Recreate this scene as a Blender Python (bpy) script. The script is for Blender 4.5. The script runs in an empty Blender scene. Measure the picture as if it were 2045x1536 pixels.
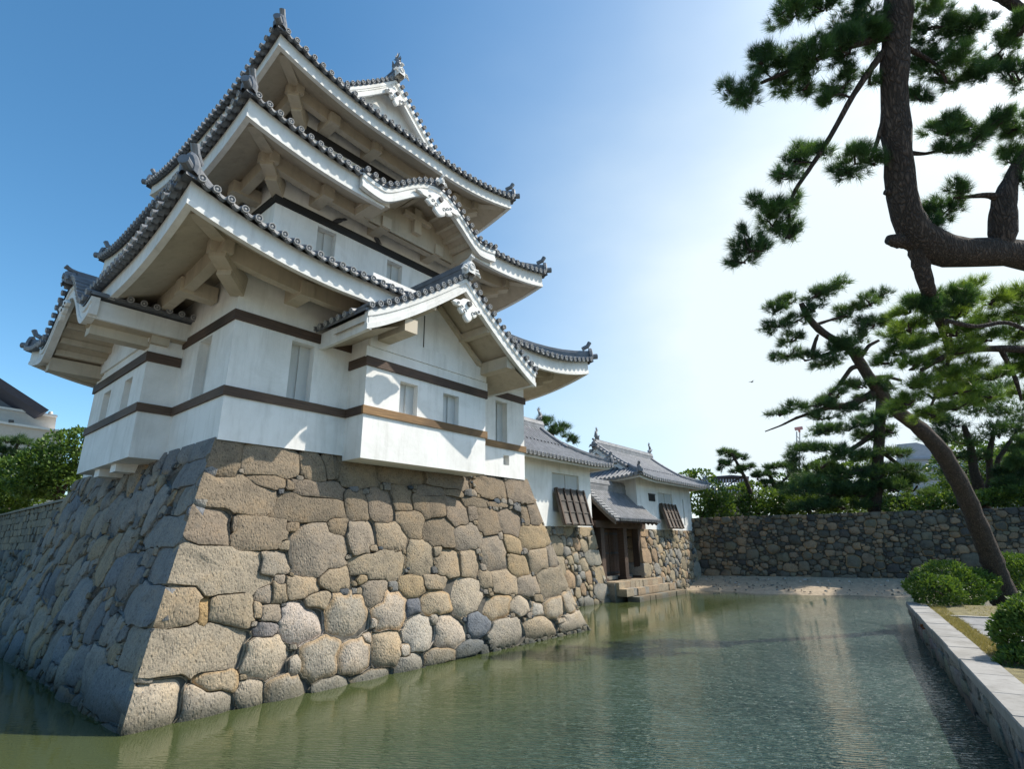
import bpy, math, random
import numpy as np
R = math.radians
random.seed(7); rng = np.random.default_rng(7)
scene = bpy.context.scene

# ------------------------------------------------------------------ camera, world, sun, exposure
FPX = 1072.0; PITCH = R(16.75); ROLL = R(-.6); YAW = R(39.9)
cp, sp, cr, sr = math.cos(PITCH), math.sin(PITCH), math.cos(ROLL), math.sin(ROLL)
_u0 = np.array([0, -sp, cp]); _x0 = np.array([1., 0, 0])
RT = cr*_x0 + sr*_u0; UP = -sr*_x0 + cr*_u0; FW = np.array([0, cp, sp])
CAM = np.array([0, 0, 2.5])
A = np.array([math.sin(YAW), math.cos(YAW), 0]); B = np.array([-math.cos(YAW), math.sin(YAW), 0])
ORG = np.array([-5.526, 8.585, 0.0])          # waterline corner of the turret base
TH = math.atan2(A[1], A[0])                    # castle frame angle

cam = bpy.data.cameras.new("camera"); camo = bpy.data.objects.new("camera", cam)
scene.collection.objects.link(camo); scene.camera = camo
cam.sensor_width = 36; cam.lens = 36*FPX/2045; cam.clip_start = .05; cam.clip_end = 4000
from mathutils import Matrix, Vector
camo.matrix_world = Matrix(((RT[0], UP[0], -FW[0], CAM[0]), (RT[1], UP[1], -FW[1], CAM[1]),
                            (RT[2], UP[2], -FW[2], CAM[2]), (0, 0, 0, 1)))

SUN_EL = R(47.3); _s = A*.797 - B*.604
SUN_AZ = math.atan2(_s[0], _s[1])              # clockwise from +Y
SUNV = np.array([math.sin(SUN_AZ)*math.cos(SUN_EL), math.cos(SUN_AZ)*math.cos(SUN_EL), math.sin(SUN_EL)])
w = bpy.data.worlds.new("World"); scene.world = w; w.use_nodes = True
nt = w.node_tree; bg = nt.nodes["Background"]
sky = nt.nodes.new("ShaderNodeTexSky"); sky.sky_type = 'NISHITA'; sky.sun_disc = False
sky.sun_elevation = SUN_EL; sky.sun_rotation = SUN_AZ
sky.air_density = 1.0; sky.dust_density = .5; sky.ozone_density = 3.0
hsv = nt.nodes.new("ShaderNodeHueSaturation"); hsv.inputs['Hue'].default_value = .489; hsv.inputs['Saturation'].default_value = 1.2; nt.links.new(sky.outputs[0], hsv.inputs['Color'])
# bright thin veil of cloud on the sun side, laid out in sky directions
tc = nt.nodes.new("ShaderNodeTexCoord")
mp = nt.nodes.new("ShaderNodeMapping"); mp.inputs['Scale'].default_value = (1.0, 1.0, 2.2)
nz = nt.nodes.new("ShaderNodeTexNoise"); nz.inputs['Scale'].default_value = 1.5; nz.inputs['Detail'].default_value = 6; nz.inputs['Roughness'].default_value = .5
nt.links.new(tc.outputs['Generated'], mp.inputs[0]); nt.links.new(mp.outputs[0], nz.inputs['Vector'])
dt = nt.nodes.new("ShaderNodeVectorMath"); dt.operation = 'DOT_PRODUCT'
cdir = np.array([.60, .72, .30]); cdir /= np.linalg.norm(cdir); dt.inputs[1].default_value = cdir
nt.links.new(tc.outputs['Generated'], dt.inputs[0])
ad = nt.nodes.new("ShaderNodeMath"); ad.operation = 'MULTIPLY_ADD'; ad.inputs[1].default_value = .22
nt.links.new(nz.outputs['Fac'], ad.inputs[0]); nt.links.new(dt.outputs['Value'], ad.inputs[2])
rp = nt.nodes.new("ShaderNodeMapRange"); rp.clamp = True
rp.inputs['From Min'].default_value = .42; rp.inputs['From Max'].default_value = 1.08
nt.links.new(ad.outputs[0], rp.inputs['Value'])
pw = nt.nodes.new("ShaderNodeMath"); pw.operation = 'POWER'; pw.inputs[1].default_value = 4.2; nt.links.new(rp.outputs[0], pw.inputs[0])
mx = nt.nodes.new("ShaderNodeMix"); mx.data_type = 'RGBA'
mx.inputs['B'].default_value = (4.3, 4.9, 5.2, 1)
nt.links.new(pw.outputs[0], mx.inputs['Factor']); nt.links.new(hsv.outputs[0], mx.inputs['A'])
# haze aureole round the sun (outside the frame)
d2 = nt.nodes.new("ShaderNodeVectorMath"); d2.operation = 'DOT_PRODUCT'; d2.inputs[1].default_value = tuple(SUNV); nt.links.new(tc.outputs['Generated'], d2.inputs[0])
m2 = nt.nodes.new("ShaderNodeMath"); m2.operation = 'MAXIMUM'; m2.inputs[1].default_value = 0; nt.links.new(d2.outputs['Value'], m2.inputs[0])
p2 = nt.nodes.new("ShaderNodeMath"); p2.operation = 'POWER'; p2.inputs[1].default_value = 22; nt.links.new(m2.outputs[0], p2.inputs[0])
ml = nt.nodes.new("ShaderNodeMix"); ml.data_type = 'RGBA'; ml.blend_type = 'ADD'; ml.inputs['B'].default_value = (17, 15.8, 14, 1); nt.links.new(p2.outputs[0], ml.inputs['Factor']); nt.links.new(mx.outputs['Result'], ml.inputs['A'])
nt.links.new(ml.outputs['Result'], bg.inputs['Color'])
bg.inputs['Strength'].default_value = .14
sl = bpy.data.lights.new("sun", 'SUN'); sl.energy = 4.0; sl.angle = R(.5); sl.color = (1, .94, .83)
so = bpy.data.objects.new("sun", sl); scene.collection.objects.link(so)
so.rotation_euler = Vector(-SUNV).to_track_quat('-Z', 'Y').to_euler(); so.location = (30, 10, 40)
scene.view_settings.view_transform = 'Standard'; scene.view_settings.look = 'None'
scene.view_settings.exposure = 0.57; scene.view_settings.gamma = 1
scene.cycles.sample_clamp_direct = 2.5; scene.cycles.max_bounces = 8; scene.cycles.transparent_max_bounces = 12

# ------------------------------------------------------------------ frame helpers
def W(l):                                      # castle frame -> world
    l = np.asarray(l, float); return ORG + A*l[0] + B*l[1] + np.array([0, 0, l[2]])
def L(wp):
    d = np.asarray(wp, float) - ORG; return np.array([d@A, d@B, d[2]])
def ray(px, py): return RT*(px-1022.5)/FPX - UP*(py-768)/FPX + FW
def at(px, py, dist): return CAM + ray(px, py)*dist          # world point at optical depth dist
def onz(px, py, z):
    r = ray(px, py); return CAM + r*(z-CAM[2])/r[2]

# ------------------------------------------------------------------ materials
def newmat(name):
    m = bpy.data.materials.new(name); m.use_nodes = True
    return m, m.node_tree, m.node_tree.nodes['Principled BSDF']
def N(t, kind, **kw):
    n = t.nodes.new('ShaderNode'+kind)
    for k, v in kw.items():
        if k in n.inputs: n.inputs[k].default_value = v
        else: setattr(n, k, v)
    return n
def ramp(t, fac, stops):
    n = t.nodes.new('ShaderNodeValToRGB'); e = n.color_ramp.elements
    while len(e) < len(stops): e.new(.5)
    for el, (p, c) in zip(e, stops): el.position = p; el.color = (*c, 1) if len(c) == 3 else c
    t.links.new(fac, n.inputs[0]); return n.outputs[0]
def mixc(t, a, b, fac, mode='MIX'):
    n = t.nodes.new('ShaderNodeMix'); n.data_type = 'RGBA'; n.blend_type = mode
    for s, v in (('A', a), ('B', b), ('Factor', fac)):
        if hasattr(v, 'links') or hasattr(v, 'is_linked'): t.links.new(v, n.inputs[s])
        elif s == 'Factor': n.inputs[s].default_value = v
        else: n.inputs[s].default_value = (*v, 1)
    return n.outputs['Result']
def coords(t, scale=(1, 1, 1)):
    c = t.nodes.new('ShaderNodeTexCoord'); m = t.nodes.new('ShaderNodeMapping'); m.inputs['Scale'].default_value = scale
    t.links.new(c.outputs['Object'], m.inputs[0]); return m.outputs[0]
def noise(t, vec, scale, detail=4, rough=.55, dist=0):
    n = N(t, 'TexNoise', Scale=scale, Detail=detail, Roughness=rough, Distortion=dist); t.links.new(vec, n.inputs['Vector']); return n.outputs['Fac']
def bump(t, h, bsdf, strength=.3, dist=.02, normal=None):
    b = N(t, 'Bump', Strength=strength, Distance=dist); t.links.new(h, b.inputs['Height'])
    if normal is not None: t.links.new(normal, b.inputs['Normal'])
    t.links.new(b.outputs[0], bsdf.inputs['Normal']); return b.outputs[0]

def mat_plaster(name, col, dirt, amount=.5, rough=.85):
    m, t, b = newmat(name); v = coords(t)
    n1 = noise(t, v, .9, 6, .65, .4); n2 = noise(t, coords(t, (3.2, 3.2, .35)), 1.6, 5, .7); n3 = noise(t, v, 22, 4)
    f1 = ramp(t, n1, [(.42, (0, 0, 0)), (.75, (amount,)*3)]); f2 = ramp(t, n2, [(.5, (0, 0, 0)), (.8, (amount*.8,)*3)])
    c = mixc(t, col, dirt, f1); c = mixc(t, c, tuple(x*.8 for x in dirt), f2)
    c = mixc(t, c, (.9, .9, .9), ramp(t, n3, [(.3, (.0,)*3), (.8, (.12,)*3)]), 'MULTIPLY')
    t.links.new(c, b.inputs['Base Color']); b.inputs['Roughness'].default_value = rough
    bump(t, noise(t, v, 9, 6, .6), b, .25, .02); return m
def mat_stone(name, pits=1.0):
    m, t, b = newmat(name); v = coords(t)
    a = t.nodes.new('ShaderNodeVertexColor'); a.layer_name = 'Col'
    n1 = noise(t, v, 2.6, 7, .65); n2 = noise(t, v, 28, 5, .7); n4 = noise(t, v, 7, 5, .6)
    c = mixc(t, a.outputs[0], ramp(t, n1, [(.3, (.55, .56, .58)), (.5, (1, 1, 1)), (.75, (1.25, 1.12, .95))]), .75, 'MULTIPLY')
    c = mixc(t, c, ramp(t, n2, [(.32, (.45, .45, .46)), (.5, (1, 1, 1)), (.8, (1.2, 1.2, 1.2))]), .7, 'MULTIPLY')
    c = mixc(t, c, (.10, .095, .085), ramp(t, n4, [(.56, (0, 0, 0)), (.78, (.45,)*3)]))
    # damp, algae-stained foot just over the water
    sx = t.nodes.new('ShaderNodeSeparateXYZ'); g = t.nodes.new('ShaderNodeNewGeometry'); t.links.new(g.outputs['Position'], sx.inputs[0])
    wv = N(t, 'Math', operation='MULTIPLY_ADD'); t.links.new(n1, wv.inputs[0]); wv.inputs[1].default_value = -.5; t.links.new(sx.outputs[2], wv.inputs[2])
    wet = N(t, 'MapRange'); wet.inputs['From Min'].default_value = -.2; wet.inputs['From Max'].default_value = .16; wet.inputs['To Min'].default_value = .75; wet.inputs['To Max'].default_value = 0
    t.links.new(wv.outputs[0], wet.inputs[0]); c = mixc(t, c, (.075, .075, .055), wet.outputs[0])
    vp = N(t, 'TexVoronoi', Scale=17); t.links.new(coords(t, (1, 1, .5)), vp.inputs['Vector']); pit = ramp(t, vp.outputs['Distance'], [(.08, (.33, .31, .29)), (.30, (1, 1, 1))])
    c = mixc(t, c, pit, .75*pits, 'MULTIPLY'); n5 = noise(t, v, 75, 3, .7); c = mixc(t, c, ramp(t, n5, [(.35, (.72,)*3), (.65, (1.22,)*3)]), .8, 'MULTIPLY')
    t.links.new(c, b.inputs['Base Color']); b.inputs['Roughness'].default_value = .9; b.inputs['Specular IOR Level'].default_value = .25
    vo = N(t, 'TexVoronoi', Scale=24); vv = coords(t, (1, 1, .55)); t.links.new(vv, vo.inputs['Vector'])
    h1 = bump(t, n4, b, .35, .03); h2 = bump(t, ramp(t, vo.outputs['Distance'], [(.0, (0, 0, 0)), (.45, (1, 1, 1))]), b, .6*pits, .02, h1)
    bump(t, n2, b, .7, .016, h2); return m
def mat_tile(name, col=(.115, .122, .135), var=.6):
    m, t, b = newmat(name); v = coords(t)
    n1 = noise(t, v, 3.5, 5, .6); n2 = noise(t, v, 30, 4)
    c = mixc(t, col, tuple(x*1.9 for x in col), ramp(t, n1, [(.4, (0, 0, 0)), (.7, (var,)*3)]))
    c = mixc(t, c, (.3, .3, .28), ramp(t, n2, [(.6, (0, 0, 0)), (.8, (.35,)*3)]))
    t.links.new(c, b.inputs['Base Color']); b.inputs['Roughness'].default_value = .48
    bump(t, n2, b, .25, .01); return m
def mat_wood(name, c0, c1, c2):
    m, t, b = newmat(name)
    c = t.nodes.new('ShaderNodeTexCoord'); s = t.nodes.new('ShaderNodeSeparateXYZ'); t.links.new(c.outputs['Object'], s.inputs[0])
    ad = N(t, 'Math', operation='ADD'); t.links.new(s.outputs[0], ad.inputs[0]); t.links.new(s.outputs[1], ad.inputs[1])
    cb = t.nodes.new('ShaderNodeCombineXYZ'); m1 = N(t, 'Math', operation='MULTIPLY'); m1.inputs[1].default_value = .9; t.links.new(ad.outputs[0], m1.inputs[0])
    m2 = N(t, 'Math', operation='MULTIPLY'); m2.inputs[1].default_value = 16; t.links.new(s.outputs[2], m2.inputs[0])
    t.links.new(m1.outputs[0], cb.inputs[0]); t.links.new(m2.outputs[0], cb.inputs[1])
    n1 = noise(t, cb.outputs[0], 2.0, 6, .7, .6); n2 = noise(t, coords(t), .55, 3, .5)
    k = ramp(t, n1, [(.3, c0), (.52, c1), (.72, c2)]); k = mixc(t, k, tuple(x*.35 for x in c1), ramp(t, n2, [(.46, (0, 0, 0)), (.62, (.75,)*3)]))
    t.links.new(k, b.inputs['Base Color']); b.inputs['Roughness'].default_value = .75; bump(t, n1, b, .4, .01); return m
def mat_simple(name, col, rough=.7, var=.3, scale=6, bs=.2):
    m, t, b = newmat(name); v = coords(t); n1 = noise(t, v, scale, 5, .6)
    c = mixc(t, tuple(x*(1-var) for x in col), tuple(min(1, x*(1+var)) for x in col), ramp(t, n1, [(.3, (0, 0, 0)), (.7, (1, 1, 1))]))
    t.links.new(c, b.inputs['Base Color']); b.inputs['Roughness'].default_value = rough
    if bs: bump(t, noise(t, v, scale*4, 5), b, bs, .02)
    return m
def mat_leaf(name, c0, c1, trans=.3, rough=.5):
    m, t, b = newmat(name); a = t.nodes.new('ShaderNodeVertexColor'); a.layer_name = 'Col'
    c = mixc(t, c0, c1, a.outputs[0]); t.links.new(c, b.inputs['Base Color']); b.inputs['Roughness'].default_value = rough
    b.inputs['Specular IOR Level'].default_value = .35
    tr = N(t, 'BsdfTranslucent'); ms = t.nodes.new('ShaderNodeMixShader'); ms.inputs[0].default_value = trans
    c2 = mixc(t, c, (1.3, 1.25, .5), 1.0, 'MULTIPLY'); t.links.new(c2, tr.inputs['Color'])
    o = t.nodes['Material Output']; t.links.new(b.outputs[0], ms.inputs[1]); t.links.new(tr.outputs[0], ms.inputs[2]); t.links.new(ms.outputs[0], o.inputs[0]); return m
def mat_bark(name, c0, c1):
    m, t, b = newmat(name); v = coords(t, (1, 1, .20)); nd = N(t, 'TexNoise', Scale=9, Detail=4); t.links.new(v, nd.inputs['Vector'])
    ad = N(t, 'VectorMath', operation='MULTIPLY_ADD'); t.links.new(nd.outputs['Color'], ad.inputs[0]); ad.inputs[1].default_value = (.17, .17, .17); t.links.new(v, ad.inputs[2])
    vo = N(t, 'TexVoronoi', Scale=34, feature='DISTANCE_TO_EDGE'); t.links.new(ad.outputs[0], vo.inputs['Vector']); v2 = N(t, 'TexVoronoi', Scale=62, feature='DISTANCE_TO_EDGE'); t.links.new(ad.outputs[0], v2.inputs['Vector'])
    n = noise(t, coords(t), 7, 6, .7); f = ramp(t, vo.outputs['Distance'], [(0, (0, 0, 0)), (.28, (1, 1, 1))]); g = ramp(t, v2.outputs['Distance'], [(0, (.45,)*3), (.3, (1, 1, 1))])
    c = mixc(t, c0, c1, mixc(t, f, g, 1.0, 'MULTIPLY')); c = mixc(t, c, ramp(t, n, [(.3, (.5, .48, .46)), (.7, (1.15, 1.1, 1.05))]), .9, 'MULTIPLY'); t.links.new(c, b.inputs['Base Color']); b.inputs['Roughness'].default_value = .95
    h = bump(t, f, b, .7, .02); bump(t, n, b, .6, .02, h); return m

PL = mat_plaster('white_plaster', (.82, .80, .765), (.52, .495, .44), .55)
PLF = mat_plaster('white_plaster_trim', (.74, .73, .70), (.46, .44, .40), .6)
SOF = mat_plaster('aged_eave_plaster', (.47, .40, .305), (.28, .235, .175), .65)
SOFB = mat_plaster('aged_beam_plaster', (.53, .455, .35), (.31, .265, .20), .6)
SHUT = mat_plaster('grey_shutter_plaster', (.55, .55, .53), (.40, .40, .37), .4)
ONIM = mat_plaster('ornament_plaster', (.70, .69, .67), (.35, .34, .32), .6); CARVE = mat_simple('carved_line', (.12, .115, .11), .9, .2, 9, 0)
TILE = mat_tile('roof_tile'); TILEL = mat_tile('sunlit_roof_tile', (.155, .155, .16), .7)  # TILEL: lighter copy for wing and gate roofs, sunlit look put into the colour
RIM = mat_simple('tile_end_plaster', (.34, .335, .33), .8, .25, 12)
STONE = mat_stone('castle_stone'); STONEF = mat_stone('field_stone', .5)
GAP = mat_simple('dark_joint', (.075, .068, .056), .95, .4, 9, .4)
DW = mat_wood('dark_band_wood', (.042, .026, .018), (.080, .047, .031), (.115, .070, .046))
MW = mat_wood('brown_band_wood', (.055, .033, .022), (.10, .060, .038), (.145, .09, .058))
LW = mat_wood('worn_band_wood', (.13, .075, .032), (.26, .145, .058), (.36, .21, .09))
BLK = mat_wood('black_band_wood', (.010, .010, .011), (.018, .017, .018), (.03, .028, .027))
GW = mat_wood('grey_wood', (.085, .07, .058), (.13, .105, .085), (.19, .155, .125))
DOORW = mat_wood('door_wood', (.045, .026, .018), (.085, .048, .030), (.12, .07, .045))
METAL = mat_simple('dark_metal', (.03, .03, .03), .5, .3, 8)

# ------------------------------------------------------------------ mesh builder
class MB:
    def __init__(s): s.v = []; s.f = []; s.m = []; s.c = []
    def add(s, vs, fs, mi=0, col=None):
        o = len(s.v); s.v.extend([tuple(map(float, p)) for p in vs]); s.f.extend([tuple(i+o for i in f) for f in fs]); s.m.extend([mi]*len(fs))
        s.c.extend([col or (.27, .24, .195)]*len(vs))
    def box(s, x0, x1, y0, y1, z0, z1, mi=0):
        vs = [(x, y, z) for z in (z0, z1) for y in (y0, y1) for x in (x0, x1)]
        s.add(vs, [(0, 2, 3, 1), (4, 5, 7, 6), (0, 1, 5, 4), (2, 6, 7, 3), (0, 4, 6, 2), (1, 3, 7, 5)], mi)
    def bar(s, p, q, w, h, mi=0, up=(0, 0, 1), endscale=1.0):
        p, q, up = np.array(p, float), np.array(q, float), np.array(up, float)
        d = q-p; d /= np.linalg.norm(d); sd = np.cross(d, up); sd /= np.linalg.norm(sd); u = np.cross(sd, d)
        vs = []
        for c, k in ((p, 1), (q, endscale)):
            for a, b in ((-1, -1), (1, -1), (1, 1), (-1, 1)): vs.append(c+sd*a*w/2*k+u*b*h/2*k)
        s.add(vs, [(0, 1, 2, 3), (7, 6, 5, 4), (0, 4, 5, 1), (1, 5, 6, 2), (2, 6, 7, 3), (3, 7, 4, 0)], mi)
    def grid(s, P, mi=0, skip=None, closed=False, col=None):   # P[i][j] points
        n, m = len(P), len(P[0]); vs = [p for r in P for p in r]; fs = []
        for i in range(n-1):
            for j in range(m if closed else m-1):
                k = (j+1) % m; f = (i*m+j, i*m+k, (i+1)*m+k, (i+1)*m+j)
                if skip:
                    c = sum(np.array(vs[a]) for a in f)/4
                    if skip(*c): continue
                fs.append(f)
        s.add(vs, fs, mi, col)
    def tube(s, pts, rad, n=10, mi=0, cap=True, jit=0):
        pts = [np.array(p, float) for p in pts]; P = []; prev = None
        for i, p in enumerate(pts):
            d = pts[min(i+1, len(pts)-1)]-pts[max(i-1, 0)]; d /= np.linalg.norm(d)
            if prev is None: a = np.cross(d, (0, 0, 1) if abs(d[2]) < .9 else (1, 0, 0))
            else: a = prev-d*(prev@d)
            a /= np.linalg.norm(a); prev = a; b = np.cross(d, a)
            P.append([p+(a*math.cos(2*math.pi*k/n)+b*math.sin(2*math.pi*k/n))*rad[i]*(1+random.uniform(-jit, jit)) for k in range(n)])
        s.grid(P, mi, closed=True)
        if cap:
            for R_, c in ((P[0], pts[0]), (P[-1], pts[-1])): s.add(R_+[c], [(k, (k+1) % n, n) for k in range(n)], mi)
    def disc(s, c, nrm, r, n=12, mi=0, depth=.05):   # tile end: rim and recessed face with boss
        c, nrm = np.array(c, float), np.array(nrm, float); nrm /= np.linalg.norm(nrm)
        a = np.cross(nrm, (0, 0, 1)); a /= np.linalg.norm(a); b = np.cross(nrm, a)
        def ring(rr, o): return [c+nrm*o+(a*math.cos(2*math.pi*k/n)+b*math.sin(2*math.pi*k/n))*rr for k in range(n)]
        P = [ring(r, -depth), ring(r, 0), ring(r*.93, .012), ring(r*.74, .012), ring(r*.68, -.006), ring(r*.34, -.006), ring(r*.28, .008)]
        s.grid(P[:2], 0, closed=True); s.grid(P[1:5], mi, closed=True); s.grid(P[4:6], 0, closed=True); s.grid(P[5:], mi, closed=True)
        s.add(P[-1]+[c+nrm*.01], [(k, (k+1) % n, n) for k in range(n)], mi)
    def pieces(s):
        n = len(s.v); par = list(range(n))
        def find(a):
            while par[a] != a: par[a] = par[par[a]]; a = par[a]
            return a
        for f in s.f:
            a = find(f[0])
            for q in f[1:]: par[find(q)] = a
        root = [find(i) for i in range(n)]; ids = {r: i for i, r in enumerate(dict.fromkeys(root))}; isl = np.array([ids[r] for r in root]); k = len(ids)
        if k > 400: return [s]
        V = np.array(s.v); lo = np.full((k, 3), np.inf); hi = -lo; np.minimum.at(lo, isl, V); np.maximum.at(hi, isl, V); sz = (hi-lo).max(1)
        g = np.maximum(0, np.maximum(lo[:, None]-hi[None], lo[None]-hi[:, None])); near = np.sqrt((g**2).sum(2)) <= np.maximum(.02, .5*np.maximum(sz[:, None], sz[None]))
        lab = np.arange(k)
        for _ in range(k):
            new = np.array([lab[near[i]].min() for i in range(k)])
            if (new == lab).all(): break
            lab = new
        out = []
        for L_ in dict.fromkeys(lab.tolist()):
            m = MB(); keep = [i for i in range(n) if lab[isl[i]] == L_]; mp_ = {q: j for j, q in enumerate(keep)}
            m.v = [s.v[q] for q in keep]; m.c = [s.c[q] for q in keep]
            for f, mi in zip(s.f, s.m):
                if f[0] in mp_: m.f.append(tuple(mp_[q] for q in f)); m.m.append(mi)
            out.append(m)
        return out
    def build(s, name, mats, parent=None, base=None, smooth=False, frame='castle', label=None):
        used = sorted({q for f in s.f for q in f})
        if len(used) < len(s.v):
            mp_ = {q: j for j, q in enumerate(used)}; s.v = [s.v[q] for q in used]; s.c = [s.c[q] for q in used]; s.f = [tuple(mp_[q] for q in f) for f in s.f]
        if parent is not None and 1 < len(s.f) < 6000:
            ps = s.pieces()
            if len(ps) > 1:
                for m in ps: o = m._build(name, mats, parent, base, smooth, frame, label)
                return o
        return s._build(name, mats, parent, base, smooth, frame, label)
    def _build(s, name, mats, parent=None, base=None, smooth=False, frame='castle', label=None):
        me = bpy.data.meshes.new(name); v = np.array(s.v, float).reshape(-1, 3)
        if parent is not None: v = v - np.array(parent['_base'])
        me.from_pydata(v.tolist(), [], s.f)
        mats = mats if isinstance(mats, (list, tuple)) else [mats]
        for m in mats: me.materials.append(m)
        me.polygons.foreach_set('material_index', s.m)
        if smooth: me.polygons.foreach_set('use_smooth', [True]*len(s.f))
        ca = me.color_attributes.new('Col', 'FLOAT_COLOR', 'POINT')
        ca.data.foreach_set('color', np.hstack([np.array(s.c, np.float32).reshape(-1, 3), np.ones((len(s.v), 1), np.float32)]).ravel())
        o = bpy.data.objects.new(name, me); scene.collection.objects.link(o)
        if parent is not None: o.parent = parent
        if label: o['label'] = label
        if parent is not None: o['_base'] = parent['_base']
        return o

def thing(name, label, cat, base, group=None, castle=True, kind=None):
    o = bpy.data.objects.new(name, None); scene.collection.objects.link(o); o.empty_display_size = .3
    o.location = W(base) if castle else base
    o.rotation_euler = (0, 0, TH if castle else 0); o['_base'] = [float(x) for x in base]
    o['label'] = label; o['category'] = cat
    if group: o['group'] = group
    return o
def single(mb, name, mats, label=None, cat=None, castle=True, kind=None, group=None, base=(0, 0, 0), smooth=False):
    class P(dict): pass
    o = mb.build(name, mats, None, smooth=smooth)
    if any(base):
        n = len(o.data.vertices); co = np.empty(n*3); o.data.vertices.foreach_get('co', co); co = co.reshape(-1, 3)-np.array(base); o.data.vertices.foreach_set('co', co.ravel())
    o.location = W(base) if castle else base; o.rotation_euler = (0, 0, TH if castle else 0)
    if label: o['label'] = label
    if cat: o['category'] = cat
    if kind: o['kind'] = kind
    if group: o['group'] = group
    return o

# wall rectangle in a vertical plane with recessed openings; ax='x': runs along x facing -y (sgn -1) ; ax='y': runs along y facing -x
def wall_rect(mb, ax, plane, u0, u1, z0, z1, holes=(), depth=.22, sgn=-1, panels=None, mi=0):
    def P(u, z, d=0.): return (u, plane-sgn*d, z) if ax == 'x' else (plane-sgn*d, u, z)
    us = sorted({u0, u1, *[h[0] for h in holes], *[h[1] for h in holes]}); zs = sorted({z0, z1, *[h[2] for h in holes], *[h[3] for h in holes]})
    for i in range(len(us)-1):
        for j in range(len(zs)-1):
            uc, zc = (us[i]+us[i+1])/2, (zs[j]+zs[j+1])/2
            if any(h[0] < uc < h[1] and h[2] < zc < h[3] for h in holes): continue
            mb.add([P(us[i], zs[j]), P(us[i+1], zs[j]), P(us[i+1], zs[j+1]), P(us[i], zs[j+1])], [(0, 1, 2, 3)], mi)
    for a, b, c, d in holes:
        for q in (((a, c), (b, c)), ((b, c), (b, d)), ((b, d), (a, d)), ((a, d), (a, c))):
            mb.add([P(*q[0]), P(*q[1]), P(*q[1], depth), P(*q[0], depth)], [(0, 1, 2, 3)], mi)
        if panels is not None:
            w = MB(); m = (a+b)/2+.04*(b-a)
            for s0, s1, dd in ((a-.03, m, depth-.004), (m, b+.03, depth-.045)):
                w.add([P(s0, c-.03, dd), P(s1, c-.03, dd), P(s1, d+.03, dd), P(s0, d+.03, dd), P(s0, c-.03, dd+.04), P(s1, c-.03, dd+.04), P(s1, d+.03, dd+.04), P(s0, d+.03, dd+.04)],
                      [(0, 1, 2, 3), (4, 7, 6, 5), (0, 4, 5, 1), (1, 5, 6, 2), (2, 6, 7, 3), (3, 7, 4, 0)])
            panels.append(w)

# ------------------------------------------------------------------ roofs
def half_tile(mb, path, side, nrm_up, r=.075, mi=0, skip=None, n=5):
    P = []
    for p, s, u in zip(path, side, nrm_up):
        P.append([np.array(p)+np.array(s)*math.cos(math.pi*k/n)*r+np.array(u)*(math.sin(math.pi*k/n)*r*1.05) for k in range(n+1)])
    mb.grid(P, mi, skip=skip)

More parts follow.
